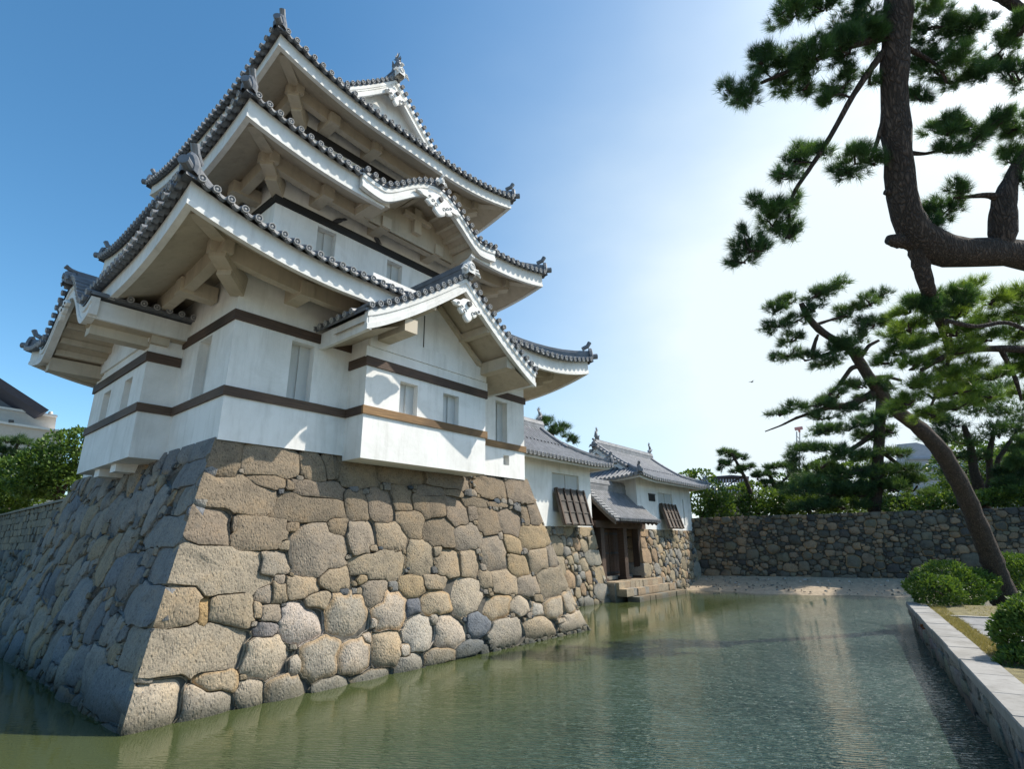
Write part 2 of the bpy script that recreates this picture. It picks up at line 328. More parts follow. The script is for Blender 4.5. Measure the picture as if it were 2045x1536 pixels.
class Skirt:
    """four-sided eave roof around a storey: plan xa..xb, ya..yb at the eave, D deep"""
    def __init__(s, xa, xb, ya, yb, D, zt, a, b, lift, ld): s.__dict__.update(locals())
    def sides(s):
        return [(lambda t, d: (t, s.ya+d), s.xa, s.xb, (0, -1, 0), (1, 0, 0), 'front'), (lambda t, d: (s.xa+d, t), s.ya, s.yb, (-1, 0, 0), (0, 1, 0), 'left'),
                (lambda t, d: (s.xb-d, t), s.ya, s.yb, (1, 0, 0), (0, 1, 0), 'right'), (lambda t, d: (t, s.yb-d), s.xa, s.xb, (0, 1, 0), (1, 0, 0), 'back')]
    def lf(s, t, t0, t1):
        c = min(t-t0, t1-t); return max(0., 1-max(c, 0)/s.ld)**2
    def z(s, t, d, t0, t1): return s.zt+s.a*d+s.b*d*d+s.lift*s.lf(t, t0, t1)*max(0, 1-d/s.D)
    def tiles(s, cut=None, sp=.25, r=.067, rim=1):
        mb = MB()
        for f, t0, t1, out, al, nm in s.sides():
            out, al = np.array(out, float), np.array(al, float)
            n = int((t1-t0)/.22); m = 8; P = []
            for j in range(m+1):
                d = -.11+(s.D+.11)*j/m; row = []
                for i in range(n+1):
                    t = t0+d+(t1-t0-2*d)*i/n; x, y = f(t, d); row.append((x, y, s.z(t, d, t0, t1)))
                P.append(row)
            mb.grid(P, 0, skip=cut)
            # thick eave edge under the sheet
            mb.grid([P[0], [(x+out[0]*.02, y+out[1]*.02, z-.07) for x, y, z in P[0]]], 0, skip=cut)
            k = int(round((t1-t0)/sp)); spc = (t1-t0)/k
            for i in range(k):
                t = t0+spc*(i+.5); dm = min(s.D, t-t0, t1-t)
                path = []; ms = max(2, int(dm/.35)+1)
                for j in range(ms+1):
                    d = -.17+(dm+.17)*j/ms; x, y = f(t, d); path.append((x, y, s.z(t, d, t0, t1)+.012))
                half_tile(mb, path, [al]*len(path), [(0, 0, 1)]*len(path), r, 0, skip=cut)
                x, y, z = path[0]
                if not (cut and cut(x, y, z-.05)): mb.disc(np.array((x, y, z-.005))+out*.012, out+np.array((0, 0, -.12)), r*1.06, 12, rim, .06)
                # curved drip edge of the pan tile between two round tiles
                t2 = t+spc/2
                if i < k-1:
                    arc = []
                    for q in range(7):
                        u = -1+2*q/6; tt = t2+u*spc*.36; x, y = f(tt, -.135); zz = s.z(tt, -.135, t0, t1)-.07*(1-u*u)-.002; arc.append(np.array((x, y, zz)))
                    if not (cut and cut(*arc[3])):
                        top = [p+np.array((0, 0, .05)) for p in arc]; back = [p-out*.16 for p in top]
                        mb.grid([arc, top], rim if i % 3 else 0); mb.grid([top, back], 0)
                        mb.grid([arc, [p-out*.1 for p in arc]], 0)
        return mb
    def fascia(s, zb, lb, top_gap=.075, clamp=None, th=.1, d0=.03):
        mb = MB()
        for f, t0, t1, out, al, nm in s.sides():
            n = int((t1-t0)/.12); run = []
            for i in range(n+1):
                t = t0+(t1-t0)*i/n; l = s.lf(t, t0, t1); zt = s.zt-top_gap+s.lift*l; z0 = zb+lb*l
                x, y = f(t, 0)
                if clamp:
                    z0 = max(z0, clamp(x, y, nm))
                ok = z0 < zt-.01
                if ok:
                    e0, e1 = d0, d0+th; tt = lambda d: min(max(t, t0+d), t1-d)
                    run.append([(*f(tt(e0), e0), zt), (*f(tt(e0), e0), z0+.10), (*f(tt(e0-.018), e0-.018), z0+.085), (*f(tt(e0-.018), e0-.018), z0), (*f(tt(e1), e1), z0), (*f(tt(e1), e1), zt)])
                if (not ok or i == n) and run:
                    if len(run) > 1:
                        mb.grid(run, 0, closed=True)
                        for e in (run[0], run[-1]): mb.add(e, [tuple(range(6))])
                    run = []
        return mb
    def soffit(s, zb, lb, dw, dp=.95, cut=None, rise=.42):
        mb = MB(); 
        for f, t0, t1, out, al, nm in s.sides():
            n = int((t1-t0)/.15)
            def row(d, zf):
                r_ = []
                for i in range(n+1):
                    t = t0+d+(t1-t0-2*d)*i/n; x, y = f(t, d); r_.append((x, y, zf(s.lf(max(t0, t-(d if t < (t0+t1)/2 else -d)), t0, t1))))
                return r_
            r0 = row(.1, lambda l: zb+lb*l); r1 = row(dp, lambda l: zb+rise+lb*.55*l); r2 = row(dw+.05, lambda l: zb+rise+.12+lb*.3*l)
            mb.grid([r0, r1, r2], 0, skip=cut)
        return mb
    def purlins(s, zb, lb, dp=.95, wd=.2, cut=None, rise=.42):
        mb = MB()
        for f, t0, t1, out, al, nm in s.sides():
            n = int((t1-t0)/.2); P = []
            for i in range(n+1):
                t = t0+dp-.16+(t1-t0-2*dp+.32)*i/n; l = s.lf(t-(dp if t < (t0+t1)/2 else -dp), t0, t1)
                z0 = zb+.07+lb*.5*l; z1 = z0+rise-.02
                P.append([(*f(t, dp), z0), (*f(t, dp), z1), (*f(t, dp+wd), z1), (*f(t, dp+wd), z0)])
            mb.grid(P, 0, closed=True, skip=cut)
            for e in (P[0], P[-1]): mb.add(e, [(0, 1, 2, 3)])
        return mb
    def hips(s, zb, lb, dw, dp=.95, rise=.42):        # hip rafter + diagonal arm at each corner
        mb = MB()
        for cx, cy, sx, sy in ((s.xa, s.ya, 1, 1), (s.xb, s.ya, -1, 1), (s.xa, s.yb, 1, -1), (s.xb, s.yb, -1, -1)):
            p = lambda d, z: (cx+sx*d, cy+sy*d, z)
            mb.bar(p(.22, zb+lb+.10), p(dp+.05, zb+rise+lb*.5), .26, .24, 0)
            mb.bar(p(dp-.02, zb+.20+lb*.35), p(dw+.05, zb+.16), .30, .34, 0)
            mb.bar(p(dp+.22, zb+.02+lb*.25), p(dw+.05, zb+.02), .27, .26, 0)
        return mb

def hip_ridge(sk, parent, base_mat, w=.2, h=.2, d1=None):
    """descending hip ridges with end tiles"""
    mb = MB(); ends = []
    d1 = d1 or sk.D
    for cx, cy, sx, sy in ((sk.xa, sk.ya, 1, 1), (sk.xb, sk.ya, -1, 1), (sk.xa, sk.yb, 1, -1), (sk.xb, sk.yb, -1, -1)):
        pts = []
        for j in range(9):
            d = .0+d1*j/8; z = sk.zt+sk.a*d+sk.b*d*d+sk.lift*max(0, 1-d/sk.ld)**2*max(0, 1-d/sk.D)
            pts.append(np.array((cx+sx*d, cy+sy*d, z)))
        side = np.array((sx, -sy, 0))/math.sqrt(2)
        P = []
        for p in pts:
            prof = [(-w/2, 0), (-w/2, h*.45), (-w*.38, h*.5), (-w*.38, h*.95), (-.07, h), (-.05, h+.075), (0, h+.1), (.05, h+.075), (.07, h), (w*.38, h*.95), (w*.38, h*.5), (w/2, h*.45), (w/2, 0)]
            P.append([p+side*a+np.array((0, 0, b)) for a, b in prof])
        mb.grid(P, 0); mb.add(P[0], [tuple(range(13))])
        out = np.array((-sx, -sy, 0))/math.sqrt(2)
        ends.append((pts[0], out, side))
    o = mb.build('hip_ridge', base_mat, parent)
    for p, out, side in ends:
        e = MB()
        # ogre-tile slab: rounded outline, thickness along the hip
        prof = [(-.15, -.04), (-.16, .12), (-.12, .26), (-.07, .36), (0, .40), (.07, .36), (.12, .26), (.16, .12), (.15, -.04)]
        Pf = [p+out*.10+side*a+np.array((0, 0, b)) for a, b in prof]; Pb = [q-out*.09 for q in Pf]
        Pi = [p+out*.135+side*a*.7+np.array((0, 0, .03+b*.75)) for a, b in prof]
        e.grid([Pb, Pf, Pi], 0); e.add(Pi, [tuple(range(9))]); e.add(Pb, [tuple(range(8, -1, -1))])
        # upper round tile running out and up
        q0 = p-out*.2+np.array((0, 0, .36)); q1 = p-out*.02+np.array((0, 0, .46)); q2 = p+out*.06+np.array((0, 0, .60))
        e.tube([q0, q1, q2], [.07, .072, .075], 10); 
        # lower corner round tile
        c0 = p-out*.1+np.array((0, 0, .05)); c1 = p+out*.30+np.array((0, 0, .10))
        e.tube([c0, c1], [.09, .095], 12)
        e.build('ridge_end_tile', base_mat, parent, smooth=False)
    return o

class Gable:
    """roof ridged along s, profile prof(t); mp maps (t,s,z) to the frame"""
    def __init__(g, mp, prof, half, s0, s1): g.mp, g.prof, g.half, g.s0, g.s1 = mp, prof, half, s0, s1; g.arc()
    def arc(g):
        ts = np.linspace(0, g.half, 200); zs = np.array([g.prof(t) for t in ts]); ds = np.hypot(np.diff(ts), np.diff(zs)); g.ts = ts; g.cum = np.concatenate([[0], np.cumsum(ds)])
    def tiles(g, sp=.25, r=.067, rim=1, cut=None, s_dir=-1, n=14, eave=True, verge=True, verge_sp=None, dz=.0):
        mb = MB(); M = lambda t, s, z: np.array(g.mp(t, s, z))
        T = np.linspace(-g.half, g.half, 2*n+1); S = np.linspace(g.s0, g.s1, 5)
        mb.grid([[M(t, s, g.prof(abs(t))) for t in T] for s in S], 0, skip=cut)
        mb.grid([[M(t, g.s0, g.prof(abs(t))-o) for t in T] for o in (0, .07)], 0, skip=cut)
        up = np.array((0, 0, 1)); along = M(0, 1, 0)-M(0, 0, 0); tv = M(1, 0, 0)-M(0, 0, 0)
        k = int((g.s1-g.s0-.3)/sp)
        for i in range(k):
            s = g.s0+.42+sp*i
            for sg in (-1, 1):
                tt = np.linspace(g.half+.06, .04, n); path = [M(sg*t, s, g.prof(min(t, g.half))+.012+dz) for t in tt]
                half_tile(mb, path, [along]*n, [up]*n, r, 0, skip=cut)
                if eave and not (cut and cut(*(path[0]-up*.05))): mb.disc(path[0]+sg*tv*.012, sg*tv-up*.1, r*1.05, 10, rim, .06)
        for sg in (-1, 1):     # eave drip edge
            mb.grid([[M(sg*(g.half+.01), s, g.prof(g.half)-o) for s in S] for o in (0, .07)], 0, skip=cut)
        if verge:
            vs = verge_sp or sp; m = int(g.cum[-1]/vs)
            for i in range(m+1):
                t = np.interp((i+.5)*g.cum[-1]/(m+1), g.cum, g.ts)
                for sg in (-1, 1):
                    c = M(sg*t, g.s0-.07, g.prof(t)+.035)
                    if cut and cut(*c): continue
                    mb.disc(c, -along-up*.1, r*1.05, 12, rim, .06)
                    sl = np.array([t-.05, t+.05]); z2 = (g.prof(max(t-.03, 0))-g.prof(t+.03))/.06; sv = tv*sg+up*(-z2); sv /= np.linalg.norm(sv)
                    nv = np.cross(sv, along); nv *= np.sign(nv[2]) 
                    half_tile(mb, [c+along*.0, c+along*.5+up*0], [sv]*2, [nv]*2, r, 0, n=6)
        return mb
    def board(g, off, top, bot, th, n=28, t1=None, lip=.03, tmin=0):
        """bargeboard: top(t), bot(t) heights, front at s0+off"""
        mb = MB(); M = g.mp; t1 = t1 or g.half; T = np.linspace(-t1, t1, 2*n+1); s = g.s0+off; P = []
        for t in T:
            a = abs(t); zt, zb = top(a), bot(a); h = zt-zb
            P.append([M(t, s, zt), M(t, s, zt-h*.30), M(t, s+lip, zt-h*.33), M(t, s+lip, zb+h*.34), M(t, s+.004, zb+h*.30), M(t, s+.004, zb), M(t, s+th, zb), M(t, s+th, zt)])
        mb.grid(P, 0, closed=True)
        for e in (P[0], P[-1]): mb.add(e, [tuple(range(8))])
        return mb
    def under(g, thick, s0, s1, n=20, t1=None):
        mb = MB(); t1 = t1 or g.half-.03; T = np.linspace(-t1, t1, 2*n+1)
        mb.grid([[g.mp(t, s, g.prof(abs(t))-thick) for t in T] for s in (s0, s1)], 0); return mb
    def ridge(g, s0, s1, h=.32, w=.24, z0=None):
        mb = MB(); z = g.prof(0) if z0 is None else z0; P = []
        prof = [(-w/2, -.1), (-w/2, h*.3), (-w*.4, h*.33), (-w*.4, h*.62), (-w*.46, h*.64), (-w*.34, h*.95), (-.075, h), (-.06, h+.07), (0, h+.1), (.06, h+.07), (.075, h), (w*.34, h*.95), (w*.46, h*.64), (w*.4, h*.62), (w*.4, h*.33), (w/2, h*.3), (w/2, -.1)]
        for s in np.linspace(s0, s1, 6): P.append([g.mp(a, s, z+b) for a, b in prof])
        mb.grid(P, 0); mb.add(P[0], [tuple(range(len(prof)))]); mb.add(P[-1], [tuple(range(len(prof)))]); return mb
    def oni(g, s, z, k=1.0, mi=0):
        """ornamental ridge-end tile with scroll wings and a round finial tile"""
        mb = MB(); M = lambda t, ss, zz: np.array(g.mp(t, ss, zz))
        pr = [(-.17, -.12), (-.2, .06), (-.19, .2), (-.12, .33), (0, .38), (.12, .33), (.19, .2), (.2, .06), (.17, -.12)]
        f = [M(a*k, s-.06, z+b*k) for a, b in pr]; bk = [M(a*k, s+.1, z+b*k) for a, b in pr]; fi = [M(a*k*.72, s-.1, z+.03+b*k*.75) for a, b in pr]
        mb.grid([bk, f, fi], mi); mb.add(fi, [tuple(range(9))], mi); mb.add(bk, [tuple(range(9))], mi)
        mb.disc(M(0, s-.115, z+.16*k), M(0, -1, 0)-M(0, 0, 0), .11*k, 14, mi, .04)
        for sg in (-1, 1):
            for j in range(2):
                a0 = M(sg*(.16+.02*j)*k, s-.05, z+(.12-.09*j)*k); a1 = M(sg*(.28+.05*j)*k, s-.07, z+(.12-.10*j)*k); a2 = M(sg*(.34+.07*j)*k, s-.06, z+(.06-.12*j)*k)
                mb.tube([a0, a1, a2], [.05*k, .045*k, .02*k], 6, mi)
        mb.tube([M(0, s+.3, z+.36*k), M(0, s, z+.43*k), M(0, s-.10, z+.50*k)], [.062*k, .068*k, .072*k], 10, mi)
        mb.disc(M(0, s-.11, z+.505*k), M(0, -1, .5)-M(0, 0, 0), .08*k, 12, mi, .03)
        return mb

def pendant(g, s, z, k=1.0, kx=1.0):
    """carved gegyo: flat scrolled board with drop, wings and a dark boss (thickness .06)"""
    mb = MB(); M = lambda t, ss, zz: np.array(g.mp(t, ss, zz))
    half = [(0, .12), (.12, .10), (.2, .02), (.33, .0), (.40, -.07), (.33, -.13), (.22, -.12), (.24, -.2), (.17, -.27), (.10, -.25), (.10, -.33), (.04, -.40), (0, -.42)]
    half = [(a*kx, b) for a, b in half]; out = [(a, b) for a, b in half]+[(-a, b) for a, b in half[-2:0:-1]]
    f = [M(a*k, s-.03, z+b*k) for a, b in out]; b_ = [M(a*k, s+.04, z+b*k) for a, b in out]; fi = [M(a*k*.86, s-.055, z-.14*k+(b+.14)*k*.86) for a, b in out]
    n = len(out); mb.grid([b_, f, fi], 0, closed=True)
    c = M(0, s-.06, z-.14*k); mb.add(fi+[c], [(i, (i+1) % n, n) for i in range(n)]); c = M(0, s+.04, z-.14*k); mb.add(b_+[c], [(i, (i+1) % n, n) for i in range(n)])
    for sg in (-1, 1):
        for q in range(3):
            cx, cz, rr = sg*(.12+.10*q)*k, z-(.20-.06*q)*k, (.055-.008*q)*k
            pts = [M(cx+math.cos(v)*rr*(1-v/9), s-.062, cz+math.sin(v)*rr*(1-v/9)) for v in np.linspace(0, 5.2, 9)]
            mb.tube(pts, [.008*k]*9, 5, 1)
    mb.tube([M(0, s-.03, z-.0), M(0, s-.12, z-.0)], [.07*k, .06*k], 8, 1)
    return mb

# ================================================================== SETTING: ground, water
def flat(name, pts, z, mat, castle=False, kind='structure'):
    mb = MB(); mb.add([(x, y, z) for x, y in pts], [tuple(range(len(pts)))]); return single(mb, name, mat, kind=kind, castle=castle)

def mat_water():
    m, t, b = newmat('moat_water'); tc = t.nodes.new('ShaderNodeTexCoord')
    mp1 = N(t, 'Mapping'); mp1.inputs['Rotation'].default_value = (0, 0, R(24)); mp1.inputs['Scale'].default_value = (1, 2.6, 1); t.links.new(tc.outputs['Object'], mp1.inputs[0])
    mp2 = N(t, 'Mapping'); mp2.inputs['Rotation'].default_value = (0, 0, R(-38)); mp2.inputs['Scale'].default_value = (1, 2.0, 1); t.links.new(tc.outputs['Object'], mp2.inputs[0])
    n1 = noise(t, mp1.outputs[0], 5.0, 3, .55, .4); n2 = noise(t, mp2.outputs[0], 11.0, 2, .5, .3); n3 = noise(t, tc.outputs['Object'], .33, 3, .55)
    # calm close to the turret base, wind-rippled in the open moat
    s = N(t, 'SeparateXYZ'); t.links.new(tc.outputs['Object'], s.inputs[0])
    dist = N(t, 'MapRange'); dist.interpolation_type = 'SMOOTHSTEP'
    dot = N(t, 'VectorMath', operation='DOT_PRODUCT'); dot.inputs[1].default_value = tuple(-B); t.links.new(tc.outputs['Object'], dot.inputs[0])
    o = float(-(ORG@B)); dist.inputs['From Min'].default_value = o+.6; dist.inputs['From Max'].default_value = o+6.5
    dist.inputs['To Min'].default_value = .014; dist.inputs['To Max'].default_value = 1.05; t.links.new(dot.outputs['Value'], dist.inputs['Value'])
    amp = N(t, 'Math', operation='MULTIPLY'); t.links.new(dist.outputs[0], amp.inputs[0])
    gust = ramp(t, n3, [(.35, (.35,)*3), (.65, (1, 1, 1))]); t.links.new(gust, amp.inputs[1])
    wt = N(t, 'TexWave', Scale=4.2, Distortion=8.0, Detail=2.5); wt.inputs['Detail Scale'].default_value = 1.1; wt.bands_direction = 'Y'
    mp3 = N(t, 'Mapping'); mp3.inputs['Rotation'].default_value = (0, 0, R(12)); mp3.inputs['Scale'].default_value = (.55, 1, 1); t.links.new(tc.outputs['Object'], mp3.inputs[0]); t.links.new(mp3.outputs[0], wt.inputs['Vector'])
    wm = N(t, 'Math', operation='MULTIPLY_ADD'); t.links.new(wt.outputs['Fac'], wm.inputs[0]); wm.inputs[1].default_value = .42; t.links.new(n1, wm.inputs[2]); n1 = wm.outputs[0]
    hs = N(t, 'Math', operation='MULTIPLY_ADD'); t.links.new(n2, hs.inputs[0]); hs.inputs[1].default_value = .5; t.links.new(n1, hs.inputs[2])
    hh = N(t, 'Math', operation='MULTIPLY'); t.links.new(hs.outputs[0], hh.inputs[0]); t.links.new(amp.outputs[0], hh.inputs[1])
    bp = N(t, 'Bump', Strength=1.0, Distance=.085); t.links.new(hh.outputs[0], bp.inputs['Height']); t.links.new(bp.outputs[0], b.inputs['Normal'])
    dc = N(t, 'MapRange'); dc.interpolation_type = 'SMOOTHSTEP'; dc.inputs['From Min'].default_value = o+.5; dc.inputs['From Max'].default_value = o+7.5; t.links.new(dot.outputs['Value'], dc.inputs['Value'])
    c = mixc(t, (.066, .080, .030), (.046, .080, .064), dc.outputs[0]); c = mixc(t, c, (.8, .85, .8), n3, 'MULTIPLY'); t.links.new(c, b.inputs['Base Color'])  # greener shallows by the base; open moat's bluer sky reflection put into the colour
    b.inputs['Roughness'].default_value = .022; b.inputs['IOR'].default_value = 1.5; b.inputs['Specular IOR Level'].default_value = .5
    return m
WATER = mat_water()
SAND = mat_simple('beach_sand', (.37, .29, .20), .95, .25, 5, .5)
EARTH = mat_simple('earth', (.13, .11, .075), .95, .4, 3, .5)
flat('ground', [(-900, -900), (900, -900), (900, 900), (-900, 900)], -.9, EARTH)
flat('water', [(-70, -45), (80, -45), (80, 110), (-70, 110)], 0.0, WATER)

# ================================================================== STONE WALLS
PAL = [(.31, .25, .175), (.28, .245, .195), (.235, .225, .205), (.33, .275, .215), (.27, .215, .145), (.20, .195, .185), (.345, .30, .245), (.30, .235, .155)]
DARK = [(.10, .115, .13), (.13, .135, .14), (.15, .145, .135)]
def gauges(n, blocky=1.0):
    """per-stone polygon outline: four main sides plus cut corners (directions and support distances)"""
    G = []
    for _ in range(n):
        d = [(q*math.pi/2+random.gauss(0, .13), random.uniform(.9, 1.03)) for q in range(4)]
        d += [(math.pi/4+q*math.pi/2+random.gauss(0, .2), random.uniform(1.0, 1.42) if random.random() < .85 else random.uniform(.85, 1.0)) for q in range(4)]
        G.append([(math.cos(a)/h, math.sin(a)/h) for a, h in d])
    return np.array(G)
def stone_face(mb, seeds, surf, inside, nrm, gap=.02, bulge=.06, p=2.7, cap=1.22, back=-.22, nth=36, flatb=0.):
    """seeds: (u,v,a,b,col,bulge factor); polygonal cells traced against their neighbours, dressed faces set on surf(u,v)"""
    S = np.array([s[:4] for s in seeds], float); GA = gauges(len(seeds))
    if p > 4: GA[:, 4:] *= .72
    th = np.linspace(0, 2*math.pi, nth, endpoint=False); ct, st = np.cos(th), np.sin(th)
    for i, sd in enumerate(seeds):
        u, v, a, b = S[i]; rm = 1.3*math.hypot(a, b); k = 56
        near = np.where((np.abs(S[:, 0]-u) < rm+S[:, 2]*1.3) & (np.abs(S[:, 1]-v) < rm+S[:, 3]*1.3))[0]; near = near[near != i]
        r = np.linspace(0, rm, k+1)[1:]
        X = u+ct[:, None]*r; Y = v+st[:, None]*r
        own = ((X-u)/a)[..., None]*GA[i, :, 0]+((Y-v)/b)[..., None]*GA[i, :, 1]; own = own.max(-1)
        bad = own > cap
        if len(near):
            q = S[near]; ex = (X[..., None]-q[:, 0])/q[:, 2]; ey = (Y[..., None]-q[:, 1])/q[:, 3]; oth = (ex[..., None]*GA[near, :, 0]+ey[..., None]*GA[near, :, 1]).max(-1)
            bad |= (oth < own[..., None]).any(-1)
        io = inside(X, Y); edge_bad = ~io
        allb = bad | edge_bad; first = np.where(allb.any(1), allb.argmax(1), k-1)
        rr = r[np.maximum(first-1, 0)]; isedge = edge_bad[np.arange(nth), first] & ~bad[np.arange(nth), first]
        
        hit = allb.any(1); lo_ = np.where(first > 0, r[np.maximum(first-1, 0)], 0); hi_ = r[first]
        for _ in range(6):
            md = (lo_+hi_)/2; X = u+ct*md; Y = v+st*md; ow = (((X-u)/a)[:, None]*GA[i, :, 0]+((Y-v)/b)[:, None]*GA[i, :, 1]).max(-1); bd = (ow > cap) | ~inside(X, Y)
            if len(near):
                q = S[near]; ex = (X[:, None]-q[:, 0])/q[:, 2]; ey = (Y[:, None]-q[:, 1])/q[:, 3]; bd |= ((ex[..., None]*GA[near, :, 0]+ey[..., None]*GA[near, :, 1]).max(-1) < ow[:, None]).any(-1)
            hi_ = np.where(bd, md, hi_); lo_ = np.where(bd, lo_, md)
        rr = np.where(hit, lo_, rr)
        rr2 = np.where(isedge, rr, np.maximum(rr-gap*random.uniform(.25, .9), rr*.6))
        jit = 1+rng.normal(0, .007, nth); rr2 = np.where(isedge, rr2, rr2*jit)
        if rr2.max() < .018: continue
        col = sd[4]; bf = sd[5] if len(sd) > 5 else 1
        tu, tv = random.gauss(0, .045), random.gauss(0, .045); am = bulge*bf*min(1, min(a, b)/.25)
        # broken face: two or three soft facets
        fac = [(random.uniform(0, 6.28), random.uniform(.1, .6)*max(a, b), random.uniform(.03, .14)*(2.6 if bf > .9 else 1)) for _ in range(4)]; rust = bf > .9 and random.random() < .4; off = random.gauss(0, .014)
        rings = [(1.0, back), (1.0, -.03), (.978, -.002), (.978, -.002), (.92, .36*am), (.72, .78*am), (.42, 1.0*am)]
        n = np.array(nrm, float); P = []
        for ri, (f, dz) in enumerate(rings):
            if ri == 3: P.append(list(P[-1])); continue
            row = []
            for q in range(nth):
                ff = f; d = dz
                if isedge[q]:
                    d = 0 if dz > back+.01 and f > .95 else (dz if f > .95 else dz*.5)
                    if f == .978: ff = .992
                du, dv = ct[q]*rr2[q]*ff, st[q]*rr2[q]*ff
                if f <= .978 and not isedge[q]:
                    d += (tu*du+tv*dv)*1.2+off+random.gauss(0, .0022)
                    for fa, fo, fs_ in fac: d -= max(0., du*math.cos(fa)+dv*math.sin(fa)-fo)*fs_
                row.append(np.array(surf(u+du, v+dv))+n*d)
            P.append(row)
        mb.grid(P[:3], 0, closed=True, col=col); mb.grid(P[3:], 0, closed=True, col=col)
        if rust:
            k0 = len(mb.c)-len(P[3:])*nth
            for q in range(2*nth): mb.c[k0+q] = tuple(.45*x+.55*y for x, y in zip(col, (.40, .25, .11)))
        c = np.array(surf(u, v))+n*(am*1.0+off); mb.f.extend([(len(mb.v)-nth+j, len(mb.v)-nth+(j+1) % nth, len(mb.v)) for j in range(nth)]); mb.m.extend([0]*nth); mb.v.append(tuple(c)); mb.c.append(col)

def fill_seeds(seeds, inside, u0, u1, v0, v1, n=900, lo=.03, hi=.10, p=3.2, dmin=1.08, cols=None):
    S = [list(s[:4]) for s in seeds]; out = []
    for _ in range(n):
        u, v = random.uniform(u0, u1), random.uniform(v0, v1)
        if not bool(inside(np.array([u]), np.array([v]))[0]): continue
        q = np.array(S); d = ((np.abs(u-q[:, 0])/q[:, 2])**p+(np.abs(v-q[:, 1])/q[:, 3])**p)**(1/p)
        j = d.argmin(); m = d[j]
        if m < dmin: continue
        room = min((m-1)*min(q[j, 2], q[j, 3])*1.25, hi)
        if room < lo: continue
        a = room*random.uniform(.9, 1.5); b = room*random.uniform(.8, 1.1)
        S.append([u, v, a, b]); c = random.choice(cols or (PAL+DARK)); out.append((u, v, a, b, tuple(x*.8 for x in c), .8))
    return out
def random_seeds(inside, u0, u1, v0, v1, size, aspect=1.35, n=4000, cols=None, grow=.0, var=.35, fixed=()):
    """rejection-packed stones; size may shrink with height by grow"""
    S = [list(s[:4]) for s in fixed]; out = []
    for k in range(n):
        u, v = random.uniform(u0, u1), random.uniform(v0, v1)
        if not bool(inside(np.array([u]), np.array([v]))[0]): continue
        sc = size*(1-grow*(v-v0)/(v1-v0))*math.exp(random.gauss(0, var))*(1 if k < n*.25 else .75 if k < n*.6 else .5)
        a = sc*math.sqrt(aspect)*random.uniform(.8, 1.2); b = sc/math.sqrt(aspect)
        if S:
            q = np.array(S); d = ((np.abs(u-q[:, 0])/(q[:, 2]+a*.88))**2.6+(np.abs(v-q[:, 1])/(q[:, 3]+b*.88))**2.6)
            if d.min() < .9: continue
        S.append([u, v, a, b]); c = random.choice(cols or PAL); f = random.uniform(.85, 1.1); out.append((u, v, a, b, tuple(x*f for x in c), random.uniform(.6, 1.3)))
    return out

# ---- the turret's base
ZT = 4.55
def bat(z): z = np.maximum(np.asarray(z, float), -1); return 1.05*np.sign(z)*(np.abs(z)/ZT)**1.12
def xr(z): return 12.35-1.75*(np.maximum(np.asarray(z, float), 0)/ZT)**.62+np.minimum(np.asarray(z, float), 0)*-.25
def front_uv(px, py):
    y = .5
    for _ in range(12):
        o = L(CAM); d = np.array([ray(px, py)@A, ray(px, py)@B, ray(px, py)[2]]); k = (y-o[1])/d[1]; q = o+d*k; y = float(bat(q[2]))
    return q[0], q[2]
I4 = """950,30,1095,220;1110,55,1368,215;1370,95,1475,240;1120,200,1295,270;1298,228,1338,272;1340,232,1565,310;945,195,1260,372;1252,290,1565,410;850,335,1055,520;1045,380,1300,548;1055,385,1080,465;1270,498,1320,542;1298,418,1355,460;800,520,1255,735;1165,545,1335,660;1315,420,1570,650;730,670,925,885;945,735,1160,908;905,765,950,890;1150,780,1190,855;1190,790,1280,868;1240,690,1305,785;1290,660,1445,760;1455,615,1600,725;1380,740,1500,815;1165,868,1270,938;1275,775,1475,965;640,880,1150,1110;1120,940,1320,1130;1370,930,1545,1130;1310,1030,1365,1118;905,1090,1080,1205;550,1125,835,1390;810,1150,1058,1355;1075,1125,1200,1270;1205,1110,1410,1260"""
I5 = """390,125,440,250;430,140,460,245;465,140,665,290;668,165,905,275;910,205,1145,300;1180,240,1335,350;1340,250,1480,378;495,320,615,470;615,305,755,470;735,285,845,412;850,335,1018,450;870,285,1005,340;1025,345,1130,500;1015,305,1100,345;1115,345,1235,395;1235,375,1345,400;1135,390,1180,470;1180,405,1300,540;1298,405,1415,540;1418,380,1450,500;1450,378,1520,495;410,450,505,540;500,465,665,650;665,475,825,618;765,415,895,555;905,460,1055,600;1060,475,1190,625;610,590,665,632;1205,550,1330,720;1320,540,1410,640;1410,490,1565,620;530,630,805,780;815,560,950,740;955,605,995,660;970,620,1100,760;1085,625,1195,770;1340,645,1460,755;1450,605,1560,740;1540,590,1615,715;555,740,620,800;590,765,715,920;780,750,905,870;905,750,1025,825;1025,765,1205,970;1195,730,1255,825;1255,725,1390,855;1390,755,1508,858;1500,705,1665,865;640,830,810,1040;815,875,885,960;890,835,1060,955;1200,860,1360,980;1360,860,1465,960;1465,895,1530,968;1530,860,1650,985;1620,815,1735,970;390,850,625,1085;630,975,665,1025;590,1050,635,1110;810,950,970,1145;970,965,1120,1130;935,955,985,1010;1130,945,1250,1065;1250,975,1430,1125;1430,965,1610,1080;1615,940,1770,1040;1600,970,1650,1005;450,1080,640,1275;635,1040,790,1235;780,1105,840,1190;755,1155,905,1270;910,1135,1080,1210;1080,1085,1210,1170;320,1280,525,1375;525,1245,750,1325"""
def base_inside(u, v): return (v < ZT) & (v > -.7) & (u > bat(v)) & (u < xr(v))
fs = []
